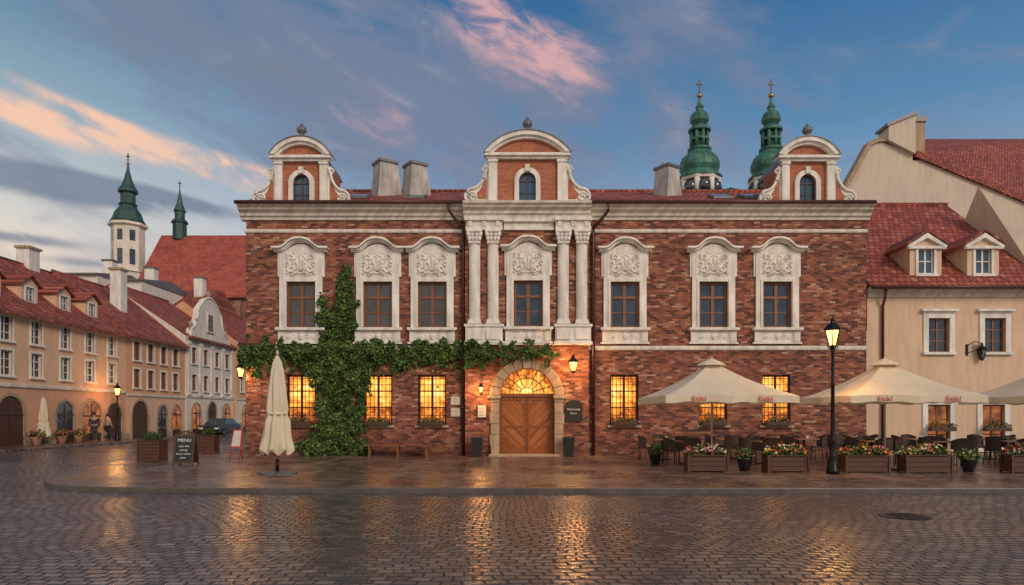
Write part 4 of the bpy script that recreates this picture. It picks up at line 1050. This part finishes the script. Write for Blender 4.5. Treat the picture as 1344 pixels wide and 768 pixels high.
# ================================================================== UMBRELLAS
def fabric():
    m,nt,b=newmat('cream_canvas'); src,x,y,z=coords(nt)
    n1=nd(nt,'ShaderNodeTexNoise',{'Vector':src,'Scale':1.5,'Detail':4.0}).outputs[0]
    c=ramp(nt,n1,[(.3,(.76,.67,.50)),(.7,(.86,.78,.62))]); nt.links.new(c,b.inputs['Base Color']); b.inputs['Roughness'].default_value=.9
    tr=nd(nt,'ShaderNodeBsdfTranslucent',{'Color':(.8,.66,.44,1)}).outputs[0]
    mx=nd(nt,'ShaderNodeMixShader',{0:.3,1:b.outputs[0],2:tr}).outputs[0]
    nt.links.new(mx,nt.nodes['Material Output'].inputs[0]); return m
M_can=fabric(); M_red=simple('red_print',(.5,.02,.02),.7); M_pole=simple('pale_pole',(.45,.42,.36),.4)
def umbrella(loc,h,rot,label):
    t=thing('patio_umbrella',label,'umbrella',loc,rot,group='open cream cafe umbrellas')
    za,zb=3.19,2.12; s=MB(); N=24
    vs=[];fs=[]
    corners=[(-h,-h),(h,-h),(h,h),(-h,h)]
    per=[]
    for c in range(4):
        a=corners[c]; b_=corners[(c+1)%4]
        for i in range(N): per.append(((a[0]+(b_[0]-a[0])*i/N),(a[1]+(b_[1]-a[1])*i/N),i/N))
    R=10; n=len(per)
    for j in range(R+1):
        t_=j/R
        for (px_,py_,f) in per:
            g=abs(math.sin(f*2*math.pi))
            sc2=1-.035*g*t_
            zz=za+(zb-za)*t_-.10*math.sin(math.pi*t_)-.03*g*math.sin(math.pi*t_)+.03*g*t_
            vs.append((px_*t_*sc2,py_*t_*sc2,zz))
    for j in range(R):
        for i in range(n): fs.append((j*n+i,j*n+(i+1)%n,(j+1)*n+(i+1)%n,(j+1)*n+i))
    o=len(vs)
    for i,(px_,py_,f) in enumerate(per):
        b0=vs[R*n+i]; vs.append((b0[0]*1.004,b0[1]*1.004,b0[2]-.19-.015*math.sin(f*30)))
    s.add(vs[:o],fs,M_can,True)
    s.add([vs[R*n+i] for i in range(n)]+vs[o:],[(i,(i+1)%n,n+(i+1)%n,n+i) for i in range(n)],M_can,False)
    s.lathe(0,0,[(.45,za-.13),(.3,za-.04),(.1,za+.05),(.01,za+.09)],M_can,8,False)
    s.obj('canopy',t,recalc=False)
    s=MB(); s.lathe(0,0,[(.028,.05),(.028,za+.02)],M_pole,10); s.lathe(0,0,[(.03,za),(.045,za+.06),(.02,za+.14)],M_pole,8); s.obj('pole',t)
    for (a,b_) in corners+[(0,-h),(h,0),(0,h),(-h,0)]:
        s=MB(); s.tube([(0,0,za-.04),(a*.5,b_*.5,za+(zb-za)*.5-.15),(a*.96,b_*.96,zb-.0)],.014,M_pole,5)
        s.tube([(0,0,zb+.05),(a*.5,b_*.5,za+(zb-za)*.5-.15)],.01,M_pole,5); s.obj('rib',t)
    s=MB(); s.box(-.4,.4,-.4,.4,0,.06,M_lead); s.lathe(0,0,[(.05,.06),(.05,.35)],M_lead,10); s.obj('base',t,bevel=.01)
    for dx in (-h*.5,h*.5):
        text('Etikl',.19,M_red,'logo_lettering',t,(dx,-h*.985-.012,zb-.085),sx=1.2)
    return t
Zu=20.
umbrella((PX(934,Zu),Zu-27,G0),1.8,.02,'large open cream umbrella over cafe tables near the brick wall')
umbrella((PX(1160,Zu),Zu-27.05,G0),1.8,-.03,'large open cream umbrella over cafe tables beside the street lamp')
umbrella((PX(1392,Zu),Zu-27,G0),1.8,.03,'large open cream umbrella at the far end of the cafe terrace')
def closed_umb(loc,k,label):
    t=thing('closed_umbrella',label,'umbrella',loc,group='closed parasols')
    s=MB(); n=48; prof=[(0.03,3.22),(.10,3.05),(.15,2.8),(.21,2.3),(.27,1.6),(.34,1.0),(.41,.72),(.40,.58)]
    pr=[]
    for (a,b_) in zip(prof,prof[1:]):
        for i in range(4): t_=i/4; pr.append((a[0]+(b_[0]-a[0])*t_,a[1]+(b_[1]-a[1])*t_))
    pr.append(prof[-1])
    vs=[];fs=[]
    for j,(r,z) in enumerate(pr):
        for i in range(n):
            a=2*math.pi*i/n; rr=r*(1+.20*math.cos(8*a+.5*math.sin(z*3))+.05*math.sin(3*a+z*5))
            if 1.55<z<1.75: rr*=.84
            vs.append((rr*math.cos(a)*k,rr*math.sin(a)*k,(z+(.07*math.cos(8*a) if j>len(pr)-3 else 0))*k))
    for j in range(len(pr)-1):
        for i in range(n): fs.append((j*n+i,j*n+(i+1)%n,(j+1)*n+(i+1)%n,(j+1)*n+i))
    s.add(vs,fs,M_can,True); s.obj('canopy',t,recalc=False)
    s=MB(); s.lathe(0,0,[(.22*k*1.12,1.6*k),(.255*k*1.12,1.64*k),(.22*k*1.12,1.68*k)],M_can,16); s.obj('strap',t)
    s=MB(); s.lathe(0,0,[(.03*k,.05*k),(.03*k,3.25*k),(.05*k,3.27*k),(.04*k,3.33*k),(.01*k,3.38*k)],M_pole,10); s.obj('pole',t)
    s=MB()
    s.box(-.52*k,.52*k,-.09*k,.09*k,0,.07*k,M_lead); s.box(-.09*k,.09*k,-.52*k,.52*k,0.003,.068*k,M_lead)
    s.zprism([(.5*k*math.cos(a),.5*k*math.sin(a)) for a in [i*math.pi/4+math.pi/8 for i in range(8)]],.0,.045*k,M_lead)
    s.lathe(0,0,[(.05*k,.07*k),(.05*k,.4*k)],M_iron,10); s.obj('base',t)
    return t
closed_umb((PX(364,18.5),-8.5,G0),1.0,'folded cream parasol on a heavy metal base standing on the pavement')
closed_umb((PX(57,37.),10.,.1),.8,'folded pale parasol near the shop fronts of the peach house')

# ================================================================== TERRACE FURNITURE
M_wick=simple('dark_wicker',(.07,.042,.028),.6,0,40.,.5); M_ttop=simple('table_wood',(.34,.15,.06),.35,0,12.,.3)
ch=thing('cafe_chair','dark wicker cafe chair at a terrace table','chair',(0,0,G0),group='cafe chairs on the terrace')
s=MB(); s.box(-.23,.23,-.22,.22,.42,.47,M_wick); s.obj('seat',ch,bevel=.015)
s=MB(); n=10
vs=[];fs=[]
for z in (.47,.66,.88):
    for i in range(n+1):
        a=math.pi*i/n; vs.append((-.26*math.cos(a),.02+.23*math.sin(a)*(1+.15*(z-.47)),z if z<.8 else z-.10*(1-math.sin(a))))
for j in range(2):
    for i in range(n): fs.append((j*(n+1)+i,j*(n+1)+i+1,(j+1)*(n+1)+i+1,(j+1)*(n+1)+i))
s.add(vs,fs,M_wick,True)
for i in range(0,n+1,1): s.tube([vs[i],vs[2*(n+1)+i]],.012,M_wick,4)
s.tube([vs[2*(n+1)+i] for i in range(n+1)],.02,M_wick,5); s.obj('backrest',ch,recalc=False)
for x in (-.2,.2):
    for y in (-.18,.2):
        s=MB(); s.tube([(x,y,.43),(x*1.1,y*1.15,0)],.018,M_wick,6); s.obj('leg',ch)
tb=thing('cafe_table','square wooden cafe table on a black pedestal','table',(0,0,G0),group='cafe tables on the terrace')
s=MB(); s.box(-.4,.4,-.4,.4,.72,.755,M_ttop); s.obj('table_top',tb,bevel=.008)
s=MB(); s.lathe(0,0,[(.035,.03),(.035,.72)],M_iron,8); s.box(-.3,.3,-.03,.03,0,.035,M_iron); s.box(-.03,.03,-.3,.3,0.002,.033,M_iron); s.obj('pedestal',tb)
rnd=random.Random(5)
TP=[(905,22.2),(1005,22.2),(870,24.2),(955,24.8),(1055,24.6),(1145,22.3),(1205,24.3),(1240,21.8),(1330,22.2),(1300,24.6),(1120,24.9),(1390,24.5)]
first=True; fc=True
for ti,(px,Z) in enumerate(TP):
    x=PX(px,Z);y=Z-27; r0=rnd.uniform(-.1,.1)
    if first: tb.location=(x,y,G0); tb.rotation_euler=(0,0,r0); first=False
    else: copy_tree(tb,None,(x,y,G0),r0)
    t=thing('candle_glass','small white candle glass on a cafe table','candle holder',(x+.1,y-.05,G0+.755),group='candle glasses on the tables')
    s=MB(); s.lathe(0,0,[(.04,0),(.045,.09),(.04,.09),(.035,.02)],M_flw,10); s.obj('glass',t)
    for a in (0,math.pi/2,math.pi,-math.pi/2):
        if a==math.pi and rnd.random()<.25: continue
        a2=a+r0+rnd.uniform(-.15,.15); d=rnd.uniform(.52,.66)
        cy_=y+math.cos(a2)*d; cx_=x-math.sin(a2)*d
        if fc: ch.location=(cx_,cy_,G0); ch.rotation_euler=(0,0,a2); fc=False
        else: copy_tree(ch,None,(cx_,cy_,G0),a2)
M_box=simple('planter_wood',(.085,.032,.018),.55,0,10.,.3)
def planter(px,Z,w,h,d,label,flowers,shrub=False,grp='wooden planters'):
    t=thing('planter_box',label,'planter',(PX(px,Z),Z-27,G0),group=grp)
    s=MB(); hw=w/2; nb=max(3,int(h/.12))
    for i in range(nb):
        z0=.03+i*(h-.03)/nb; z1=.03+(i+1)*(h-.03)/nb-.012
        s.box(-hw,hw,-d/2,d/2,z0,z1,M_box)
    for sx in (-1,1):
        for sy in (-1,1): s.box(sx*hw-.03,sx*hw+.03,sy*d/2-.03,sy*d/2+.03,0,h+.01,M_box)
    s.box(-hw-.03,hw+.03,-d/2-.03,d/2+.03,h+.01,h+.04,M_box)
    s.obj('box',t)
    s=MB(); r=random.Random(px)
    if shrub:
        pts=[]
        for _ in range(650):
            u=Vector((r.gauss(0,1),r.gauss(0,1),r.gauss(0,1))).normalized()*r.random()**.35
            pts.append((u.x*hw*.98,u.y*d*.48,h+.12+u.z*.2))
        leaves(s,pts,.06,[L1,L1,L2],(0,-.3,.5),1.0,r)
    else: flowers_in(s,-hw,hw,-d/2,d/2,h,h+.36,520,150,flowers,.085,.08,r)
    s.obj('plant',t,recalc=False)
planter(927,19.3,1.1,.44,.42,'low wooden planter of white and red flowers edging the terrace',[M_flr,M_flw,M_flp])
planter(1031,19.2,1.12,.44,.42,'low wooden planter of yellow and red flowers edging the terrace',[M_flr,M_fly,M_flw])
planter(1134,19.1,1.2,.44,.42,'low wooden planter of pink flowers beside the street lamp',[M_flp,M_fly,M_flr])
planter(1214,18.9,1.25,.46,.42,'long wooden planter with leafy plants and pale flowers',[M_flp,M_flw,M_fly])
planter(1345,18.9,1.0,.46,.42,'wooden planter with leafy plants at the terrace end',[M_flr,M_flw])
planter(200,23.4,.70,.72,.55,'square brown wooden planter with clipped shrub on the corner pavement',[],True)
planter(274,28.5,.62,.72,.5,'brown wooden planter with clipped shrub near the brick house side',[],True)
for px,Z in ((977,19.5),(1271,19.2),(860,22.)):
    t=thing('flower_pot','dark round flower pot with leafy plant on the terrace edge','flower pot',(PX(px,Z),Z-27,G0),group='round flower pots')
    s=MB(); s.lathe(0,0,[(.13,0),(.20,.32),(.22,.34),(.22,.38),(.18,.38)],M_blk,16); s.obj('pot',t)
    s=MB(); r=random.Random(px); flowers_in(s,-.2,.2,-.2,.2,.36,.68,260,30,[M_flw,M_flp],.08,.05,r); s.obj('plant',t,recalc=False)
t=thing('chalkboard_sign','black chalkboard pavement sign with ornate top and menu writing','sandwich board',(PX(244,21.6),21.6-27,G0),.1)
for sg in (-1,1):
    s=MB()
    def sl_(z,o=0): return sg*(.28-.24*z/1.05)+o
    def pan(x0,x1,z0,z1,th,m,off=0):
        s.add([(x0,sl_(z0)+off-th,z0),(x1,sl_(z0)+off-th,z0),(x1,sl_(z1)+off-th,z1),(x0,sl_(z1)+off-th,z1),(x0,sl_(z0)+off+th,z0),(x1,sl_(z0)+off+th,z0),(x1,sl_(z1)+off+th,z1),(x0,sl_(z1)+off+th,z1)],[(0,1,2,3),(4,7,6,5),(0,4,5,1),(1,5,6,2),(2,6,7,3),(3,7,4,0)],m)
    pan(-.26,.26,.12,.92,.008,M_black)
    pan(-.31,-.26,0,1.0,.018,M_wooddk); pan(.26,.31,0,1.0,.018,M_wooddk); pan(-.26,.26,.92,1.0,.017,M_wooddk); pan(-.26,.26,.07,.12,.017,M_wooddk)
    s.tube([(x,sl_(1.0),1.0+.08*math.cos(x/.28*math.pi/2)) for x in [-.28+.56*i/8 for i in range(9)]],.02,M_wooddk,5)
    s.obj('board',t)
tx=text('MENU',.15,M_chalk,'lettering',t,(0,-.28+.24*.8/1.05-.022,.80)); tx.rotation_euler=(math.pi/2-.225,0,0)
for i,w_ in enumerate(('zupa dnia','pierogi','kawa i ciasto','piwo')):
    z=.62-i*.12; tx=text(w_,.085,M_chalk,'lettering',t,(0,-.28+.24*z/1.05-.022,z)); tx.rotation_euler=(math.pi/2-.225,0,0)
t=thing('menu_stand','red framed menu stand leaning by the brick house corner','sign',(PX(310,24),24-27,G0),-.2)
s=MB()
s.tube([(-.2,-.1,0),(-.12,.1,1.05)],.02,M_flr,6); s.tube([(.2,-.1,0),(.16,.1,1.05)],.02,M_flr,6); s.tube([(0,.4,0),(0,.1,1.05)],.02,M_flr,6); s.tube([(-.13,.1,1.04),(.17,.1,1.04)],.02,M_flr,6); s.obj('stand',t)
s=MB(); s.add([(-.21,-.03,.45),(.21,-.03,.45),(.19,.09,1.1),(-.17,.09,1.1),(-.21,0,.45),(.21,0,.45),(.19,.12,1.1),(-.17,.12,1.1)],[(0,1,2,3),(4,7,6,5),(0,1,5,4),(1,2,6,5),(2,3,7,6),(3,0,4,7)],M_flr)
s.add([(-.17,-.035,.5),(.17,-.035,.5),(.15,.078,1.05),(-.13,.078,1.05)],[(0,1,2,3)],M_paper); s.obj('panel',t,recalc=False)
M_tyre=simple('tyre',(.015,.015,.015),.8)
def car(loc,rot,paint,label):
    t=thing('parked_car',label,'car',loc,rot,group='cars parked in the side street')
    s=MB()
    lo=[(-2.1,.28),(-2.15,.6),(-2.05,.85),(-1.2,.95),(1.6,1.0),(2.1,.9),(2.15,.5),(2.05,.28)]
    s.prism(lo,-.85,.85,paint)
    a=[(-1.15,.95),(1.6,1.0),(.95,1.44),(-.5,1.42)]
    vs=[(x,-.82 if z<1.2 else -.65,z) for x,z in a]+[(x,.82 if z<1.2 else .65,z) for x,z in a]
    s.add([vs[2],vs[3],vs[7],vs[6]],[(0,1,2,3)],paint)
    s.obj('body',t,bevel=.06)
    s=MB(); s.add(vs,[(0,1,2,3),(4,7,6,5),(0,3,7,4),(1,5,6,2)],M_glass); s.obj('windows',t)
    for x in (-1.35,1.35):
        for y in (-.8,.8):
            s=MB(); n=16; s.prism([(x+.32*math.cos(2*math.pi*i/n),.32+.32*math.sin(2*math.pi*i/n)) for i in range(n)],y-.1,y+.1,M_tyre)
            s.prism([(x+.18*math.cos(2*math.pi*i/n),.32+.18*math.sin(2*math.pi*i/n)) for i in range(n)],y-.11,y+.11,M_lead); s.obj('wheel',t)
    for y in (-.6,.6):
        s=MB(); s.box(-2.17,-2.06,y-.16,y+.16,.58,.72,M_flw); s.obj('headlight',t)
car((PX(289,56),29,0),math.pi/2,simple('dark_car_paint',(.03,.035,.045),.25,.3),'dark grey parked car at the kerb of the side street')
car((PX(304,64),37,0),math.pi/2,simple('silver_car_paint',(.3,.3,.32),.25,.5),'silver parked car at the kerb of the side street')
for i,(px,Z) in enumerate(((38,36),(72,38.5),(94,40.),(110,42))):
    t=thing('flower_pot','terracotta pot with red flowers outside the shops','flower pot',(PX(px,Z)+.4,Z-27,.1),group='terracotta pots by the shops')
    s=MB(); s.lathe(0,0,[(.18,0),(.28,.4),(.3,.42),(.26,.42)],M_sal,12); s.obj('pot',t)
    s=MB(); r=random.Random(i); flowers_in(s,-.32,.32,-.32,.32,.4,.85,200,70,[M_flr,M_flp],.12,.1,r); s.obj('plant',t,recalc=False)

# ------------------------------------------------------------------ distant pedestrians (skinned bodies)
M_skin=simple('skin',(.45,.26,.18),.6); M_hair=simple('dark_hair',(.03,.02,.015),.7)
def skinobj(name,parent,V,E,R,mat,root=0,sub=1):
    me=bpy.data.meshes.new(name); me.from_pydata(V,E,[]); me.materials.append(mat)
    o=bpy.data.objects.new(name,me); COL.objects.link(o); o.parent=parent
    md=o.modifiers.new('skin','SKIN'); md.use_smooth_shade=True
    if not me.skin_vertices: 
        bm=bmesh.new(); bm.from_mesh(me); bm.verts.layers.skin.verify(); bm.to_mesh(me); bm.free()
    for i,r in enumerate(R):
        sv=me.skin_vertices[0].data[i]; sv.radius=(r,r) if not isinstance(r,tuple) else r
        sv.use_root=(i==root)
    s2=o.modifiers.new('sub','SUBSURF'); s2.levels=sub; s2.render_levels=sub
    return o
def person(loc,rot,label,jm,tm,st=.28,k=1.0):
    t=thing('person',label,'person',loc,rot); 
    # walking towards -y
    V=[(0,0,.95),(0,0,1.15),(0,-.01,1.38),(0,-.01,1.50),(0,-.02,1.62),(0,-.03,1.72),
       (.10,0,.90),(.11,-.12,.50),(.11,-st,.08),(.11,-st-.14,.04),
       (-.10,0,.90),(-.11,-.05,.50),(-.11,st,.10),(-.11,st-.12,.04),
       (.20,0,1.40),(.25,.08,1.12),(.24,.02,.88),(.24,-.02,.80),
       (-.20,0,1.40),(-.25,-.06,1.12),(-.24,-.18,.90),(-.24,-.21,.83)]
    E=[(0,1),(1,2),(2,3),(3,4),(4,5),(0,6),(6,7),(7,8),(8,9),(0,10),(10,11),(11,12),(12,13),(2,14),(14,15),(15,16),(16,17),(2,18),(18,19),(19,20),(20,21)]
    R=[(.15,.10),(.14,.095),(.17,.10),.055,.085,.075,.085,.058,.04,.035,.085,.058,.04,.035,.055,.042,.032,.035,.055,.042,.032,.035]
    V=[(x*k,y*k,z*k) for x,y,z in V]
    skinobj('body',t,V,E,R,M_skin)
    jv=[0,1,2,14,15,16,18,19,20]
    m={a:i for i,a in enumerate(jv)}
    skinobj('jacket',t,[V[i] for i in jv],[(m[a],m[b]) for a,b in E if a in m and b in m],[(R[i][0]+.02,R[i][1]+.02) if isinstance(R[i],tuple) else R[i]+.018 for i in jv],jm,root=0)
    tv=[0,6,7,8,10,11,12]; m={a:i for i,a in enumerate(tv)}
    skinobj('trousers',t,[V[i] for i in tv],[(m[a],m[b]) for a,b in E if a in m and b in m],[(R[i][0]+.012,R[i][1]+.012) if isinstance(R[i],tuple) else R[i]+.015 for i in tv],tm)
    s=MB(); s.lathe(0,-.0*k,[(.095*k,1.62*k),(.103*k,1.68*k),(.095*k,1.75*k),(.06*k,1.80*k),(.005,1.82*k)],M_hair,12); s.obj('hair',t)
    return t
person((PX(104,41.)+.9,14.,.1),.5,'person in a dark coat walking past the shop fronts',simple('dark_coat',(.03,.035,.05),.8),simple('dark_jeans',(.03,.04,.07),.8))
person((PX(124,43.)+.7,16.2,.1),2.6,'person in a pale jacket walking along the house fronts',simple('beige_jacket',(.35,.28,.2),.8),simple('black_trousers',(.02,.02,.022),.8),k=.96)

# ================================================================== WORLD
w=bpy.data.worlds.new('World'); sc.world=w; w.use_nodes=True; nt=w.node_tree
bg=nt.nodes['Background']
dirn=nd(nt,'ShaderNodeTexCoord').outputs['Generated']
sp=nd(nt,'ShaderNodeSeparateXYZ',{0:dirn}); dx,dy,dz=sp.outputs
az=mth(nt,'ARCTAN2',dx,dy); el=mth(nt,'ARCSINE',dz)
def AE(px,py):
    return math.atan((px-672)/F),math.atan2(HY-py,math.hypot(F,px-672))
def blob(px,py,sa,se,rot=0):
    a,e=AE(px,py); c,s_=math.cos(rot),math.sin(rot)
    da=mth(nt,'SUBTRACT',az,a); de=mth(nt,'SUBTRACT',el,e)
    u=mth(nt,'ADD',mth(nt,'MULTIPLY',da,c/sa),mth(nt,'MULTIPLY',de,s_/sa))
    v=mth(nt,'ADD',mth(nt,'MULTIPLY',da,-s_/se),mth(nt,'MULTIPLY',de,c/se))
    r=mth(nt,'ADD',mth(nt,'MULTIPLY',u,u),mth(nt,'MULTIPLY',v,v))
    return mth(nt,'EXPONENT',mth(nt,'MULTIPLY',r,-1.0))
def addb(p,b_,k): return mth(nt,'ADD',p,mth(nt,'MULTIPLY',b_,k))
eln=mth(nt,'MULTIPLY',el,1/0.9)
rad=lambda d:math.radians(d)/.9
cool=ramp(nt,eln,[(0.0,(.58,.57,.57)),(rad(8),(.50,.55,.63)),(rad(15),(.29,.42,.58)),(rad(22),(.105,.26,.46)),(rad(31),(.040,.155,.34)),(rad(45),(.03,.11,.27))])
warm=ramp(nt,eln,[(0.0,(1.0,.68,.44)),(rad(8),(.98,.74,.54)),(rad(14),(.74,.71,.65)),(rad(20),(.34,.47,.56)),(rad(28),(.11,.25,.38)),(rad(45),(.05,.14,.29))])
leftf=mth(nt,'SUBTRACT',1.0,smooth(nt,az,-.75,.0))
base=mixc(nt,leftf,cool,warm)
nis=nd(nt,'ShaderNodeTexSky',sky_type='NISHITA',sun_disc=False,sun_elevation=math.radians(4),sun_rotation=math.radians(-60))
nish=mixc(nt,1.0,nis.outputs[0],(.06,.06,.06),'MULTIPLY')
base=mixc(nt,.08,base,nish)
vec=comb(nt,mth(nt,'MULTIPLY',az,3.4),mth(nt,'ADD',mth(nt,'MULTIPLY',el,10.0),mth(nt,'MULTIPLY',az,2.4)))
N1=nd(nt,'ShaderNodeTexNoise',{'Vector':vec,'Scale':1.0,'Detail':10.0,'Roughness':.58,'Distortion':.45}).outputs[0]
vec2=comb(nt,mth(nt,'MULTIPLY',az,9.0),mth(nt,'ADD',mth(nt,'MULTIPLY',el,22.0),mth(nt,'MULTIPLY',az,7.0)),3.7)
N2=nd(nt,'ShaderNodeTexNoise',{'Vector':vec2,'Scale':1.0,'Detail':10.0,'Roughness':.58,'Distortion':.3}).outputs[0]
g1=mth(nt,'ADD',blob(470,120,.36,.14,-.35),mth(nt,'MULTIPLY',blob(820,110,.30,.12,-.2),.8))
g1=addb(g1,blob(330,50,.25,.06,-.3),.6)
nn_=mth(nt,'ADD',mth(nt,'MULTIPLY',N1,.78),mth(nt,'MULTIPLY',N2,.22))
mask=mth(nt,'MULTIPLY',smooth(nt,mth(nt,'ADD',nn_,mth(nt,'MULTIPLY',g1,.20)),.50,.74),.85)
c=mixc(nt,mask,base,(.19,.225,.33))
c=mixc(nt,mth(nt,'MULTIPLY',mth(nt,'MULTIPLY',smooth(nt,N2,.52,.72),mask),.40),c,(.38,.38,.47))
p=mth(nt,'ADD',blob(720,75,.12,.042,-.30),mth(nt,'MULTIPLY',blob(560,195,.15,.03,-.2),.45))
p=addb(p,blob(640,15,.07,.035,-.6),.75); p=addb(p,blob(490,135,.10,.03,-.4),.25); p=addb(p,blob(1240,40,.05,.015,.5),.18)
pm=smooth(nt,mth(nt,'MULTIPLY',p,mth(nt,'ADD',mth(nt,'MULTIPLY',smooth(nt,N2,.36,.66),1.05),.14)),.05,.95)
c=mixc(nt,mth(nt,'MULTIPLY',pm,.85),c,(.74,.42,.42))
p=mth(nt,'ADD',blob(130,180,.26,.013,-.17),mth(nt,'MULTIPLY',blob(290,210,.12,.010,-.18),.9)); p=addb(p,blob(120,150,.09,.008,-.25),.6); p=addb(p,blob(40,165,.08,.010,-.3),.4)
pm=smooth(nt,mth(nt,'MULTIPLY',p,mth(nt,'ADD',mth(nt,'MULTIPLY',smooth(nt,N2,.3,.65),1.0),.2)),.05,.85)
c=mixc(nt,mth(nt,'MULTIPLY',pm,.88),c,(.98,.60,.42))
p=mth(nt,'ADD',blob(60,240,.19,.018,-.06),mth(nt,'MULTIPLY',blob(370,92,.06,.013,0),.9)); p=addb(p,blob(230,262,.12,.010,-.1),.8); p=addb(p,blob(20,312,.08,.008,0),.7); p=addb(p,blob(110,345,.06,.007,0),.5)
pm=smooth(nt,mth(nt,'MULTIPLY',p,mth(nt,'ADD',mth(nt,'MULTIPLY',smooth(nt,nn_,.38,.58),.8),.3)),.1,.75)
c=mixc(nt,mth(nt,'MULTIPLY',pm,.85),c,(.18,.225,.31))
back_fill=mth(nt,'MULTIPLY',smooth(nt,mth(nt,'MULTIPLY',dy,-1.0),-.1,.6),smooth(nt,dz,.22,.5))  # bright warm sky area added behind the camera as soft front fill light
c=mixc(nt,back_fill,c,(.74,.67,.63))
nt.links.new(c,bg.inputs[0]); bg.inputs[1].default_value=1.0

l=bpy.data.lights.new('sun','SUN'); l.energy=1.75; l.angle=math.radians(20); l.color=(1,.80,.62)
so=bpy.data.objects.new('sun',l); COL.objects.link(so); so.location=(20,-40,30)
so.rotation_euler=Vector((-.50,.72,-.50)).to_track_quat('-Z','Y').to_euler()

cam=bpy.data.cameras.new('camera'); co=bpy.data.objects.new('camera',cam); COL.objects.link(co)
cam.sensor_width=36; cam.lens=F/1344*36; cam.shift_y=(HY-384)/1344; co.location=(0,-27,CZ); co.rotation_euler=(math.pi/2,0,0)
cam.clip_end=4000; sc.camera=co
sc.view_settings.view_transform='Standard'; sc.view_settings.look='None'; sc.view_settings.exposure=0
